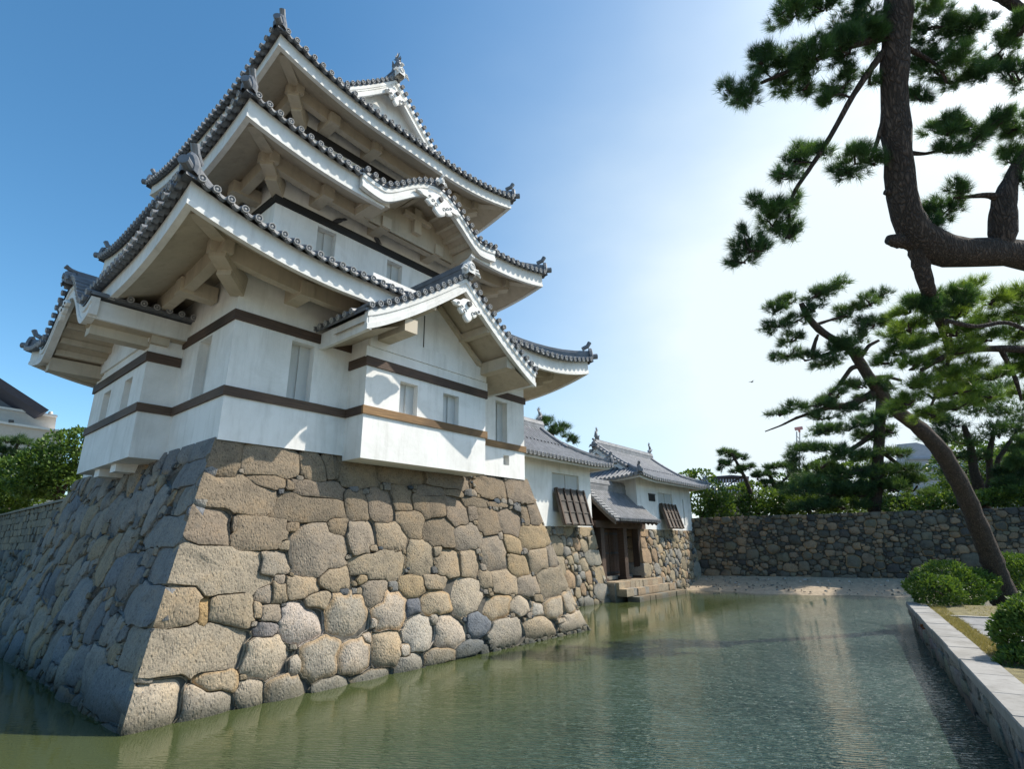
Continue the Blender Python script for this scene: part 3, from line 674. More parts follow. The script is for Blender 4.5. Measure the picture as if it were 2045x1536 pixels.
for txt, sc, ox, oy in ((I4, 2.273, 0, 860), (I5, 2.604, 500, 860)):
    for r_ in txt.split(';'):
        x0, y0, x1, y1 = [float(k) for k in r_.split(',')]; x0, x1 = x0/sc+ox, x1/sc+ox; y0, y1 = y0/sc+oy, y1/sc+oy
        cx, cy = (x0+x1)/2, (y0+y1)/2; u, v = front_uv(cx, cy); a = (front_uv(x1, cy)[0]-front_uv(x0, cy)[0])/2; b = abs(front_uv(cx, y0)[1]-front_uv(cx, y1)[1])/2
        le, re = u-a, u+a
        if le-float(bat(v)) < .32: le = float(bat(v))-.06
        if float(xr(v))-re < .28: re = float(xr(v))+.06
        u, a = (le+re)/2, (re-le)/2
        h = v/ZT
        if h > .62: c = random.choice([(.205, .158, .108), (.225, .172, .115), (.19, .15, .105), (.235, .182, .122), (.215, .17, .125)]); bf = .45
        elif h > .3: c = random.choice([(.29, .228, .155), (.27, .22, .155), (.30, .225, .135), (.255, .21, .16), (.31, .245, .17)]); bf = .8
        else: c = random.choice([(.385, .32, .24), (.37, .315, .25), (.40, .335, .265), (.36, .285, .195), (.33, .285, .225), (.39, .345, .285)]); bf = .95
        if (sc == 2.604 and (x0 > 975 and 1235 < y0 < 1240 and x0 < 990)): c = (.13, .14, .145)
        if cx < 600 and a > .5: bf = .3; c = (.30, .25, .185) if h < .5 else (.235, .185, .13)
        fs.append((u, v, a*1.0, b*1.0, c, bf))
for px, py, col in ((980, 1266, (.12, .13, .14)), (957, 1246, (.15, .16, .175)), (826, 1210, (.13, .135, .15)), (520, 1258, (.20, .18, .17)), (545, 1146, (.25, .215, .17)), (939, 1293, (.16, .165, .165)), (580, 1270, (.40, .34, .29)), (406, 1225, (.36, .245, .12))):
    u, v = front_uv(px, py); j = min(range(len(fs)), key=lambda i: (fs[i][0]-u)**2+(fs[i][1]-v)**2); fs[j] = fs[j][:4]+(col, fs[j][5])
# the course under water
x = .0
while x < 12:
    a = random.uniform(.3, .6); fs.append((x+a, -.45, a, .4, random.choice(PAL), .8)); x += 2*a
fs += fill_seeds(fs, base_inside, 0, 12.4, -.4, 4.5, 5000, .035, .13)
base = thing('castle_stone_base', 'battered granite boulder base of the three storey turret rising from the moat', 'stone base', (6, 6, 0))
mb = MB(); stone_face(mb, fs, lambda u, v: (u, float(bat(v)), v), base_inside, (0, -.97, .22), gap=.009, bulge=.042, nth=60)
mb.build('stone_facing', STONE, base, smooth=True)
# left face: long corner stones alternate, the rest packed
ls = []
def left_inside(u, v): return (v < ZT) & (v > -.7) & (u > bat(v)) & (u < 12.3-bat(v)*1.2)
z = -.5; k = 0
for hgt in (.55, .66, .62, .6, .6, .55, .55, .5, .55):
    ln = .95 if k % 2 else .5; zc = z+hgt/2; u = float(bat(zc))+ln
    ls.append((u, zc, ln*1.02, hgt*.5, random.choice([(.22, .215, .205), (.24, .225, .2), (.2, .2, .2)]), .3)); z += hgt; k += 1
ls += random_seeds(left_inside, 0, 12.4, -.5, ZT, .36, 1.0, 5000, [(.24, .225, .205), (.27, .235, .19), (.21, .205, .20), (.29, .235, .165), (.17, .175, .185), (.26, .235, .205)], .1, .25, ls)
ls += fill_seeds(ls, left_inside, 0, 12.3, -.3, 4.5, 3500, .035, .12)
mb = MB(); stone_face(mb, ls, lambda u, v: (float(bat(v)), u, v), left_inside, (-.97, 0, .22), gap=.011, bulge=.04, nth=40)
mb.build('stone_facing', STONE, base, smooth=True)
# right face (towards the water gate) and core
rs = []
def right_inside(u, v): return (v < ZT) & (v > -.7) & (u > bat(v)) & (u < 6)
z = -.5; k = 0
for hgt in (.55, .62, .6, .6, .55, .55, .5, .55, .55):
    ln = .8 if k % 2 == 0 else .45; zc = z+hgt/2; rs.append((float(bat(zc))+ln, zc, ln, hgt*.5, random.choice(PAL), .3)); z += hgt; k += 1
rs += random_seeds(right_inside, 0, 6, -.5, ZT, .34, 1.2, 2500, PAL, 0, .3, rs); rs += fill_seeds(rs, right_inside, 0, 6, -.3, 4.5, 1200)
mb = MB(); stone_face(mb, rs, lambda u, v: (float(xr(v)), u, v), right_inside, (.95, 0, .25), gap=.013, bulge=.04, nth=24)
mb.build('stone_facing', STONE, base, smooth=True)
mb = MB(); P = []
for z in np.linspace(-.8, ZT, 12):
    o = .1; y0 = float(bat(z))+o; x1 = float(xr(z))-o; yb = 12.3-float(bat(z))*1.2-o
    P.append([(y0, y0, z), (x1, y0, z), (x1, yb, z), (y0, yb, z)])
mb.grid(P, 0, closed=True); mb.add([(p[0], p[1], ZT-.03) for p in P[-1]], [(0, 1, 2, 3)])
mb.build('rubble_core', GAP, base)

# ================================================================== TURRET
tur = thing('castle_turret', 'white three storey Japanese castle turret with curved grey tile roofs above the moat', 'castle turret', (5.72, 5.72, ZT))
X0, X1, Y0, Y1 = 1.07, 10.4, 1.0, 10.4; CX = 5.78; CY = 5.72
Z1a, Z1b, Z2a, Z2b = 5.375, 5.565, 6.975, 7.19
def panels_of(wall, pl, mat=None):
    for w_ in pl: w_.build('window_shutter', SHUT, wall)
# storey 1 walls
mb = MB(); pl = []
hf = [(2.31, 2.85, Z1b, 6.88), (9.0, 9.55, Z1b, 6.86), (9.36, 9.64, 4.88, 5.18)]
wall_rect(mb, 'x', Y0, X0, X1, 4.5, 8.3, hf, .24, -1, pl)
hl = [(2.08, 2.76, Z1b, 6.93), (8.7, 9.3, Z1b, 6.93)]
wall_rect(mb, 'y', X0, Y0, Y1, 4.5, 8.3, hl, .24, -1, pl)
wall_rect(mb, 'x', Y1, X0, X1, 4.5, 8.3, (), .2, 1); wall_rect(mb, 'y', X1, Y0, Y1, 4.5, 8.3, (), .2, 1)
w1 = mb.build('wall', PL, tur); panels_of(w1, pl)
# front bay (stone-dropping bay) and left bay
BZ0, BZB0, BZB1 = 4.38, 6.52, 6.74
FB = (3.78, 7.79, .30); LB = (3.69, 7.77, .39)
mb = MB(); pl = []
wall_rect(mb, 'x', FB[2], FB[0], FB[1], BZ0, 8.9, [(4.76, 5.31, Z1b, 6.36), (6.17, 6.74, Z1b, 6.36)], .20, -1, pl)
for xx, sg in ((FB[0], -1), (FB[1], 1)): wall_rect(mb, 'y', xx, FB[2], Y0, BZ0, 8.4, (), .1, sg)
mb.add([(FB[0], FB[2], BZ0), (FB[1], FB[2], BZ0), (FB[1], Y0, BZ0), (FB[0], Y0, BZ0)], [(0, 1, 2, 3)])
mb.box(FB[0]+.02, FB[1]-.02, FB[2]-.05, FB[2]+.02, 6.99, 7.40)                      # frieze beam
mb.box(FB[0]-.05, FB[1]+.05, FB[2]-.025, FB[2]+.02, BZB1-.02, 6.985)
g_ = mb.build('bay_wall', PL, tur); panels_of(g_, pl)
mb = MB(); pl = []
wall_rect(mb, 'y', LB[2], LB[0], LB[1], BZ0, 8.6, [(4.52, 5.08, Z1b, 6.34), (6.15, 6.75, Z1b, 6.34)], .20, -1, pl)
for yy, sg in ((LB[0], -1), (LB[1], 1)): wall_rect(mb, 'x', yy, LB[2], X0, BZ0, 7.6, (), .1, sg)
mb.add([(LB[2], LB[0], BZ0), (LB[2], LB[1], BZ0), (X0, LB[1], BZ0), (X0, LB[0], BZ0)], [(0, 1, 2, 3)])
mb.box(LB[2]-.05, LB[2]+.02, LB[0]+.02, LB[1]-.02, 6.98, 7.3)
mb.box(.5, 1.0, LB[0]+1.2, LB[0]+1.6, 4.2, 4.39); mb.box(.5, 1.0, LB[1]-1.6, LB[1]-1.2, 4.2, 4.39)
g_ = mb.build('bay_wall', PL, tur); panels_of(g_, pl)
# wooden bands
def band(boxes, mat):
    mb = MB()
    for b_ in boxes: mb.box(*b_)
    return mb.build('wooden_band', mat, tur)
pb = .045
band([(X0-pb, FB[0]-pb, Y0-pb, Y0+.02, Z1a, Z1b)], MW); band([(FB[1]+pb, X1+pb, Y0-pb, Y0+.02, Z1a, Z1b)], LW)
band([(FB[0]-pb, FB[1]+pb, FB[2]-pb, FB[2]+.02, Z1a, Z1b)], LW); band([(FB[0]-pb, FB[0]+.02, FB[2]+.02, Y0-.02, Z1a, Z1b), (FB[1]-.02, FB[1]+pb, FB[2]+.02, Y0-.02, Z1a, Z1b)], DW)
band([(X0-pb, X0+.02, Y0+.02, LB[0]-pb, Z1a, Z1b), (X0-pb, X0+.02, LB[1]+pb, Y1, Z1a, Z1b)], MW)
band([(LB[2]-pb, LB[2]+.02, LB[0]-pb, LB[1]+pb, Z1a, Z1b), (LB[2]+.02, X0-.02, LB[0]-pb, LB[0]+.02, Z1a, Z1b)], MW)
band([(X0-pb, FB[0]+.3, Y0-pb, Y0+.02, Z2a, Z2b)], DW); band([(FB[1]-.3, X1+pb, Y0-pb, Y0+.02, Z2a, Z2b)], DW)
band([(X0-pb, X0+.02, Y0+.02, LB[0]+.1, Z2a, Z2b), (X0-pb, X0+.02, LB[1]-.1, Y1, Z2a, Z2b)], DW)
band([(FB[0]-pb, FB[1]+pb, FB[2]-pb, FB[2]+.02, BZB0, BZB1), (FB[0]-pb, FB[0]+.02, FB[2]+.02, Y0-.02, BZB0, BZB1), (FB[1]-.02, FB[1]+pb, FB[2]+.02, Y0-.02, BZB0, BZB1)], DW)
band([(LB[2]-pb, LB[2]+.02, LB[0]-pb, LB[1]+pb, BZB0, BZB1), (LB[2]+.02, X0-.02, LB[0]-pb, LB[0]+.02, BZB0, BZB1)], DW)

# upper storeys
S2 = (1.96, 9.5, 1.96, 9.5); S3 = (2.66, 8.8, 2.66, 8.8)
for (xa, xb, ya, yb), z0, z1, hol, bz in ((S2, 9.3, 11.6, [(3.12, 3.66, 9.8, 10.58), (5.35, 5.9, 9.8, 10.56), (7.6, 8.1, 9.8, 10.56)], (10.665, 10.885)), (S3, 12.4, 14.8, [], (13.72, 13.97))):
    mb = MB(); pl = []
    wall_rect(mb, 'x', ya, xa, xb, z0, z1, hol, .22, -1, pl); wall_rect(mb, 'y', xa, ya, yb, z0, z1, hol, .22, -1, pl)
    wall_rect(mb, 'x', yb, xa, xb, z0, z1, (), .2, 1); wall_rect(mb, 'y', xb, ya, yb, z0, z1, (), .2, 1)
    g_ = mb.build('wall', PL, tur); panels_of(g_, pl)
    band([(xa-pb, xb+pb, ya-pb, ya+.02, *bz)], BLK); band([(xa-pb, xa+.02, ya+.02, yb+pb, *bz)], BLK); band([(xb-.02, xb+pb, ya+.02, yb+pb, *bz)], BLK)

# the front gable, the left undulating gable and the front undulating gable of the second roof
gprof = lambda t: 7.27+1.92*(1-min(abs(t), 3.0)/3.0)**1.22
G1 = Gable(lambda t, s, z: (CX+t, s, z), gprof, 2.93, -.88, 2.2)
def kprof(z0, h, wd, pw=.72, up=.10, half=2.5):
    def f(t):
        t = abs(t); c = (1+math.cos(math.pi*min(t, wd)/wd))/2
        return z0+h*c**pw+(up*((t-wd)/(half-wd))**2 if t > wd else 0)
    return f
kp2 = kprof(11.50, 1.0, 1.82, .70, .10, 2.52); K2 = Gable(lambda t, s, z: (CX+t, s, z), kp2, 2.52, .30, 2.4)
kpl = kprof(7.52, 1.15, 1.9, .80, .12, 2.4); KL = Gable(lambda t, s, z: (s, CY+t, z), kpl, 2.4, -.90, 2.2)

R1 = Skirt(-.60, 12.02, -.60, 12.05, 2.56, 8.13, .43, .062, .50, 3.2)
R2 = Skirt(.47, 10.98, .47, 10.99, 2.2, 11.55, .45, .06, .36, 3.0)
R3 = Skirt(1.17, 10.1, 1.17, 10.3, 1.75, 14.40, .50, .06, .48, 3.4)

def under_g1(x, y, z): return abs(x-CX) < 2.9 and y < 2.1 and z < gprof(x-CX)-.02
def under_kl(x, y, z): return abs(y-CY) < 2.38 and x < 2.1 and z < kpl(y-CY)-.02
def under_k2(x, y, z): return abs(x-CX) < 2.45 and y < 2.3 and z < kp2(x-CX)+.03
cut1 = lambda x, y, z: under_g1(x, y, z) or under_kl(x, y, z)
def clamp1(x, y, nm):
    v = -9
    if nm == 'front' and abs(x-CX) < 2.9: v = gprof(x-CX)-.06
    if nm == 'left' and abs(y-CY) < 2.38: v = kpl(y-CY)-.06
    return v
def clamp2(x, y, nm): return 99 if nm == 'front' and abs(x-CX) < 1.66 else -9
def skirt_parts(sk, zb, lb, dw, cut, clamp, scut, pcut=None):
    r = sk.tiles(cut).build('tile_roof', [TILE, RIM], tur)
    sk.fascia(zb, lb, clamp=clamp).build('fascia_board', PLF, r)
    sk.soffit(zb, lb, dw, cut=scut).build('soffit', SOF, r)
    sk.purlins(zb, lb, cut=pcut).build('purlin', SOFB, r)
    sk.hips(zb, lb, dw).build('hip_rafter', SOFB, r)
    hip_ridge(sk, r, TILE)
    return r
r1 = skirt_parts(R1, 7.60, .50, 1.62, cut1, clamp1, lambda x, y, z: (under_g1(x, y, z-.1) and y < Y0) or (under_kl(x, y, z-.05) and x < X0),
                 lambda x, y, z: (abs(x-CX) < 2.2 and y < Y0) or (abs(y-CY) < 2.0 and x < X0))
r2 = skirt_parts(R2, 10.96, .38, 1.5, under_k2, clamp2, lambda x, y, z: abs(x-CX) < 1.66 and y < 1.45)
r3 = skirt_parts(R3, 13.91, .52, 1.5, None, None, None)
def arms(sk, off, zb, pos, roof, h=.33, wd=.30, skip=()):
    for nm in ('front', 'left', 'right'):
        for q in pos:
            if (nm, q) in skip: continue
            mb = MB()
            a0, a1 = off-.72, off+.03
            if nm == 'front': mb.box(q-wd/2, q+wd/2, sk.ya+sk.D*0+a0+.0, sk.ya+a1, zb, zb+h)
            elif nm == 'left': mb.box(sk.xa+a0, sk.xa+a1, q-wd/2, q+wd/2, zb, zb+h)
            else: mb.box(sk.xb-a1, sk.xb-a0, q-wd/2, q+wd/2, zb, zb+h)
            mb.build('bracket_arm', SOFB, roof)
arms(R1, 1.6, 7.66, [2.17, 9.3], r1)
arms(R2, 1.49, 11.02, [2.95, 4.75, 6.7, 8.5], r2)
arms(R3, 1.49, 13.97, [3.3, 4.75, 6.75, 8.1], r3)

# front gable roof
r = G1.tiles().build('tile_roof', [TILE, RIM], tur)
top = lambda a: gprof(a)-.075; bot = lambda a: gprof(a)-.44-.05*min(1, a/2.9)
G1.board(.0, top, bot, .12, t1=2.86).build('bargeboard', PLF, r)
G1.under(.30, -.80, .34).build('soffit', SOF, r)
mb = MB(); 
for sg in (-1, 1):                                   # side eave boards and outer soffit, purlins, struts
    x = CX+sg*2.82; mb.box(min(x, x-sg*.08), max(x, x-sg*.08), -.86, 1.0, gprof(2.9)-.46, gprof(2.9)-.075)
mb.build('fascia_board', PLF, r)
mb = MB()
for sg in (-1, 1):
    xa, xb = (CX+sg*2.78, CX+sg*1.95); mb.add([(xa, -.78, gprof(2.9)-.45), (xb, -.78, 7.20), (xb, 1.02, 7.20), (xa, 1.02, gprof(2.9)-.45)], [(0, 1, 2, 3)])
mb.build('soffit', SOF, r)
for x0, x1 in ((4.0, 4.36), (7.52, 7.87)): m2 = MB(); m2.box(x0, x1, -.74, .31, 7.17, 7.50); m2.build('beam', SOFB, r)
for x in (4.78, 6.78): m2 = MB(); m2.box(x-.09, x+.09, -.78, .31, gprof(1.0)-.50, gprof(1.0)-.29); m2.build('beam', SOFB, r)
m2 = MB()
for sg in (-1, 1): m2.bar((CX+sg*.1, FB[2]-.03, gprof(.1)-.42), (CX+sg*1.72, FB[2]-.03, 7.42), .10, .16, up=(0, 1, 0))
m2.build('gable_strut', SOFB, r)
m2 = MB(); m2.box(CX-.36, CX-.335, FB[2]-.012, FB[2]+.01, 7.42, 8.3); m2.build('gable_joint', GAP, r)
G1.ridge(-.85, 2.3, .30).build('ridge', TILE, r)
G1.oni(-.98, gprof(0)+.06, .85).build('ridge_end_tile', [ONIM], r)
pendant(G1, -.92, 8.36, 1.15, 1.15).build('gable_pendant', [PL, CARVE], r)

# front undulating gable on the second roof
r = K2.tiles(dz=.0, eave=True).build('tile_roof', [TILE, RIM], tur)
top = lambda a: kp2(a)-.075; bot = lambda a: kp2(a)-.47
K2.board(.02, top, bot, .14, t1=2.48).build('bargeboard', PLF, r)
K2.under(.30, .42, 1.5, t1=2.0).build('soffit', SOF, r)
m2 = MB(); T = np.linspace(-1.75, 1.75, 41)
m2.grid([[(CX+t, 1.30, kp2(t)-.25) for t in T], [(CX+t, 1.30, 11.0) for t in T]]); m2.build('gable_wall', SOF, r)
m2 = MB()
for t in (-1.45, -1.15, -.85, -.5, .5, .85, 1.15, 1.45): m2.box(CX+t-.06, CX+t+.06, .5, 1.32, kp2(t)-.42, kp2(t)-.28)
m2.build('rafter', SOFB, r)
m2 = MB(); m2.box(CX-.13, CX+.13, 1.16, 1.31, 11.3, 12.1); m2.box(CX-.5, CX+.5, 1.14, 1.31, 11.72, 11.86); m2.build('gable_strut', SOFB, r)
for x in (CX-1.75, CX+1.75): m2 = MB(); m2.box(x-.2, x+.2, .46, 1.5, 11.02, 11.36); m2.build('beam', SOFB, r)
K2.ridge(.35, 2.2, .22).build('ridge', TILE, r)
K2.oni(.24, kp2(0)+.02, .5).build('ridge_end_tile', [ONIM], r)
pendant(K2, .28, kp2(0)-.50, 1.25, 1.7).build('gable_pendant', [PL, CARVE], r)

# left undulating gable over the left bay
r = KL.tiles().build('tile_roof', [TILE, RIM], tur)
top = lambda a: kpl(a)-.075; bot = lambda a: kpl(a)-.46
KL.board(.02, top, bot, .16, t1=2.36).build('bargeboard', PLF, r)
KL.under(.30, -.75, .42, t1=1.95).build('soffit', SOF, r)
m2 = MB()
for sg in (-1, 1): y = CY+sg*2.28; m2.box(-.86, X0, min(y, y-sg*.08), max(y, y-sg*.08), kpl(2.3)-.48, kpl(2.3)-.075)
m2.build('fascia_board', PLF, r)
m2 = MB()
for sg in (-1, 1):
    ya, yb = CY+sg*2.24, CY+sg*1.8; m2.add([(-.78, ya, kpl(2.3)-.47), (-.78, yb, 7.02), (X0, yb, 7.02), (X0, ya, kpl(2.3)-.47)], [(0, 1, 2, 3)])
m2.build('soffit', SOF, r)
for y in (CY-1.82, CY+1.82): m2 = MB(); m2.box(-.72, .40, y-.17, y+.17, 6.86, 7.2); m2.build('beam', SOFB, r); m2 = MB(); m2.box(.36, .72, y-.34, y+.1, 6.93, 7.16) ; m2.build('bracket_arm', SOFB, r)
m2 = MB()
for t in (-1.55, -1.2, -.85, -.5, -.15, .2, .55, .9, 1.25, 1.55): m2.box(-.68, .40, CY+t-.055, CY+t+.055, kpl(t)-.43, kpl(t)-.28)
m2.build('rafter', SOFB, r)
KL.ridge(-.86, 1.9, .2).build('ridge', TILE, r)
KL.oni(-.98, kpl(0)-.04, .72).build('ridge_end_tile', [TILE], r)
pendant(KL, -.93, kpl(0)-.62, 1.0).build('gable_pendant', [PL, CARVE], r)

# top hip-and-gable: main ridge along y, gable to the front
tprof = lambda t: R3.zt+R3.a*(4.62-abs(t))+R3.b*(4.62-abs(t))**2
XC3 = 5.72
mp3 = lambda t, s, z: (XC3+t, s, z)
G3 = Gable(mp3, tprof, 2.87, 2.62, 9.1)
r = G3.tiles(eave=False).build('tile_roof', [TILE, RIM], tur)
G3.board(.0, lambda a: tprof(a)-.075, lambda a: tprof(a)-.50, .12, t1=2.8).build('bargeboard', PLF, r)
m2 = MB(); T = np.linspace(-2.7, 2.7, 31); m2.grid([[(XC3+t, 2.98, tprof(t)-.2) for t in T], [(XC3+t, 2.98, 15.2) for t in T]])
m2.grid([[(XC3+t, 2.62, tprof(t)-.28) for t in T], [(XC3+t, 3.0, tprof(t)-.28) for t in T]]); m2.build('gable_wall', PL, r)
G3.ridge(2.6, 9.1, .36, .3).build('ridge', TILE, r)
G3.oni(2.42, tprof(0)+.0, .8).build('ridge_end_tile', [ONIM], r)
pendant(G3, 2.58, tprof(0)-.75, 1.1).build('gable_pendant', [PL, CARVE], r)
def dolphin(p, dirv, k=1.0):
    """roof-ridge fish: head low and facing inward, body rearing, spread spiny tail"""
    mb = MB(); p = np.array(p, float); d = np.array(dirv, float); sd = np.cross(d, (0, 0, 1)); Z = np.array((0, 0, 1.))
    ctr = [(.24, .10), (.13, .15), (0, .22), (-.10, .34), (-.10, .48), (-.02, .60), (.06, .68)]; rad = [.06, .12, .15, .13, .10, .07, .04]
    mb.tube([p+d*a*k+Z*b*k for a, b in ctr], [x*k for x in rad], 10)
    for a, b, c, e in ((.06, .66, .22, .80), (.05, .66, .10, .92), (.04, .66, -.02, .98), (.03, .66, -.13, .90), (-.11, .36, -.26, .42), (-.12, .46, -.27, .56), (-.1, .54, -.22, .68)):
        mb.bar(p+d*a*k+Z*b*k, p+d*c*k+Z*e*k, .05*k, .09*k, up=sd, endscale=.15)
    for sg in (-1, 1): mb.bar(p+sd*sg*.1*k+Z*.22*k+d*.05*k, p+sd*sg*.24*k+Z*.34*k-d*.06*k, .05*k, .13*k, up=d, endscale=.2)
    return mb
dolphin((XC3, 2.66, tprof(0)+.26), (0, 1, 0), .9).build('ridge_fish', TILE, r)
dolphin((XC3, 8.9, tprof(0)+.26), (0, -1, 0), .9).build('ridge_fish', TILE, r)

# ================================================================== GATE BUILDINGS
def irimoya(parent, x0, x1, y0, y1, zt, a, b, lift, ld, D, zb, dw, tile=TILEL, fish=True, sp=.27):
    Hd = (y1-y0)/2; yc = (y0+y1)/2
    sk = Skirt(x0, x1, y0, y1, D, zt, a, b, lift, ld); r = sk.tiles(None, sp, .092).build('tile_roof', [tile, RIM], parent)
    sk.fascia(zb, lift).build('fascia_board', PLF, r)
    m = MB()
    for f, t0, t1, out, al, nm in sk.sides():
        n = 20; m.grid([[(*f(t0+d+(t1-t0-2*d)*i/n, d), zb+.03+lift*sk.lf(t0+(t1-t0)*i/n, t0, t1)*(1-d/dw)+.22*d) for i in range(n+1)] for d in (.1, dw+.05)])
    m.build('soffit', SOFB, r); hip_ridge(sk, r, tile, .2, .18)
    prof = lambda t: zt+a*(Hd-abs(t))+b*(Hd-abs(t))**2
    G = Gable(lambda t, s, z: (s, yc+t, z), prof, Hd-D+.02, x0+D-.28, x1-D+.28)
    g = G.tiles(sp, .092, eave=False).build('tile_roof', [tile, RIM], parent)
    G.board(.02, lambda q: prof(q)-.07, lambda q: prof(q)-.34, .1, t1=Hd-D-.05).build('bargeboard', PLF, g)
    for xx in (x0+D+.08, x1-D-.08):
        m = MB(); T = np.linspace(-(Hd-D), Hd-D, 13); m.grid([[(xx, yc+t, prof(t)-.1) for t in T], [(xx, yc+t, zt+a*D*.7) for t in T]]); m.build('gable_wall', PL, g)
    G.ridge(x0+D-.3, x1-D+.3, .38, .26).build('ridge', tile, g)
    for sg in (-1, 1):                                            # descending verge ridges at both ends
        for xx in (x0+D-.02, x1-D+.02):
            m = MB(); m.tube([(xx, yc+sg*t, prof(t)+.10) for t in np.linspace(.1, Hd-D+.25, 8)], [.13]*8, 8); m.build('ridge', tile, g)
    G.oni(x0+D-.4, prof(0)+.03, .8).build('ridge_end_tile', [tile], g)
    if fish:
        dolphin((x0+D-.05, yc, prof(0)+.40), (1, 0, 0), .85).build('ridge_fish', tile, g); dolphin((x1-D+.05, yc, prof(0)+.40), (-1, 0, 0), .85).build('ridge_fish', tile, g)
    return r
def awning_window(parent, x0, x1, y, zt_, zb_, out, nb):
    d = np.array((0, -out, zb_-zt_)); ln = np.linalg.norm(d); d /= ln; n = np.cross((1, 0, 0), d); n = -n if n[1] > 0 else n
    p0 = np.array((x0, y-.03, zt_))
    m = MB()
    q = [p0, p0+np.array((x1-x0, 0, 0)), p0+np.array((x1-x0, 0, 0))+d*ln, p0+d*ln]
    m.add([*q, *[k+n*.10 for k in q]], [(0, 1, 2, 3), (4, 7, 6, 5), (0, 4, 5, 1), (1, 5, 6, 2), (2, 6, 7, 3), (3, 7, 4, 0)])
    sh = m.build('awning_shutter', GW, parent)
    m = MB()
    for i in range(nb):
        x = x0+.06+(x1-x0-.12)*i/(nb-1); m.bar(p0+np.array((x-x0, 0, 0))+n*.13, p0+np.array((x-x0, 0, 0))+d*ln+n*.13, .09, .07, up=n)
    m.build('batten', DW, sh)
    m = MB()
    for i in range(4):
        k = .04+.92*i/3; m.bar(p0+d*ln*k+n*.115, p0+np.array((x1-x0, 0, 0))+d*ln*k+n*.115, .05, .03, up=n)
    m.build('batten', GW, sh)

# left wing beside the turret
h1 = thing('gate_house', 'low white plastered wing under a grey tiled roof joining the right side of the turret', 'castle building', (15, 6.5, 3.3))
m = MB(); pl = []
wall_rect(m, 'x', 4.2, 10.45, 19.45, 3.28, 6.3, [(16.3, 18.45, 3.9, 5.6)], .14, -1, pl); wall_rect(m, 'y', 19.45, 4.2, 8.8, 3.28, 6.3, (), .1, 1); wall_rect(m, 'x', 8.8, 10.45, 19.45, 3.28, 6.3, (), .1, 1)
g_ = m.build('wall', PL, h1); panels_of(g_, pl)
irimoya(h1, 9.2, 20.15, 3.42, 9.58, 6.14, .48, .06, .12, 2.2, 1.65, 5.92, .8)
awning_window(h1, 16.35, 18.6, 4.2, 4.9, 3.32, .42, 5)
# right wing
h2 = thing('gate_house', 'far white gate wing with gabled tiled roof and two ridge fish, right of the gate', 'castle building', (28, 6.5, 3.3))
m = MB(); pl = []
wall_rect(m, 'x', 4.2, 24.15, 31.5, 3.3, 6.2, [(26.75, 28.7, 3.9, 5.4), (24.9, 25.1, 4.0, 4.3), (30.15, 30.35, 3.6, 5.2)], .12, -1, pl); wall_rect(m, 'y', 24.15, 4.2, 8.8, 3.3, 6.2, (), .1, -1)
wall_rect(m, 'y', 31.5, 4.2, 8.8, 3.3, 6.2, (), .1, 1); wall_rect(m, 'x', 8.8, 24.15, 31.5, 3.3, 6.2, (), .1, 1)
g_ = m.build('wall', PL, h2); panels_of(g_, pl)
irimoya(h2, 22.95, 32.2, 3.32, 9.68, 6.0, .44, .06, .14, 2.2, 1.25, 5.78, .88)
awning_window(h2, 26.75, 28.75, 4.2, 4.75, 3.35, .42, 5)
m = MB(); m.box(25.5, 26.3, 4.12, 4.22, 5.22, 5.27)
for i in range(6): m.box(25.55+.13*i, 25.59+.13*i, 4.13, 4.2, 4.85, 5.22)
m.build('lattice', METAL, h2)

# their stone bases
def y1f(z): return 4.2-.45*(1-np.asarray(z, float)/3.3)
def base_wall(name, label, u0f, u1f, ztop, size, seeds_n, palette, u_lo, u_hi, ret=None):
    th_ = thing(name, label, 'stone base', ((u_lo+u_hi)/2, 5.5, 0))
    ins = lambda u, v: (v < ztop) & (v > -.5) & (u > u0f(v)) & (u < u1f(v))
    fx = []
    z = -.4; k = 0
    for hgt in (.55, .7, .75, .7, .6, .55):
        zc = z+hgt/2
        if zc < ztop:
            ln = .62 if k % 2 else .38
            if ret in ('r', 'both'): fx.append((float(u1f(zc))-ln, zc, ln, hgt*.5, random.choice(palette), .3))
            if ret in ('l', 'both'): fx.append((float(u0f(zc))+ln, zc, ln, hgt*.5, random.choice(palette), .3))
        z += hgt; k += 1
    sd = fx+random_seeds(ins, u_lo, u_hi, -.4, ztop, size, 1.0, seeds_n, palette, .1, .3, fx); sd += fill_seeds(sd, ins, u_lo, u_hi, -.3, ztop, 1500, .03, .1)
    m = MB(); stone_face(m, sd, lambda u, v: (u, float(y1f(v)), v), ins, (0, -.98, .15), gap=.012, bulge=.036, nth=24); m.build('stone_facing', STONE, th_, smooth=True)
    m = MB(); P = []
    for z in np.linspace(-.6, ztop, 6):
        a_, b_ = float(u0f(z))+.08, float(u1f(z))-.08; P.append([(a_, float(y1f(z))+.1, z), (b_, float(y1f(z))+.1, z), (b_, 9.2, z), (a_, 9.2, z)])
    m.grid(P, 0, closed=True); m.add([(p[0], p[1], ztop-.02) for p in P[-1]], [(0, 1, 2, 3)]); m.build('rubble_core', GAP, th_)
    return th_
WARM = [(.34, .275, .18), (.31, .255, .175), (.29, .265, .215), (.36, .28, .18), (.27, .25, .215), (.33, .235, .15)]
b1 = base_wall('castle_stone_base', 'tan stone base under the low wing, between the turret base and the gate steps', lambda v: 0*v+11.0, lambda v: 19.5+.55*(1-v/3.3), 3.3, .30, 2600, WARM, 11, 20.2, 'r')
b2 = base_wall('castle_stone_base', 'sunlit tan stone base under the far wing at the right of the gate steps', lambda v: 24.15-.55*(1-v/3.3), lambda v: 31.4+0*v, 3.3, .27, 3000, WARM, 23.4, 31.5, 'l')
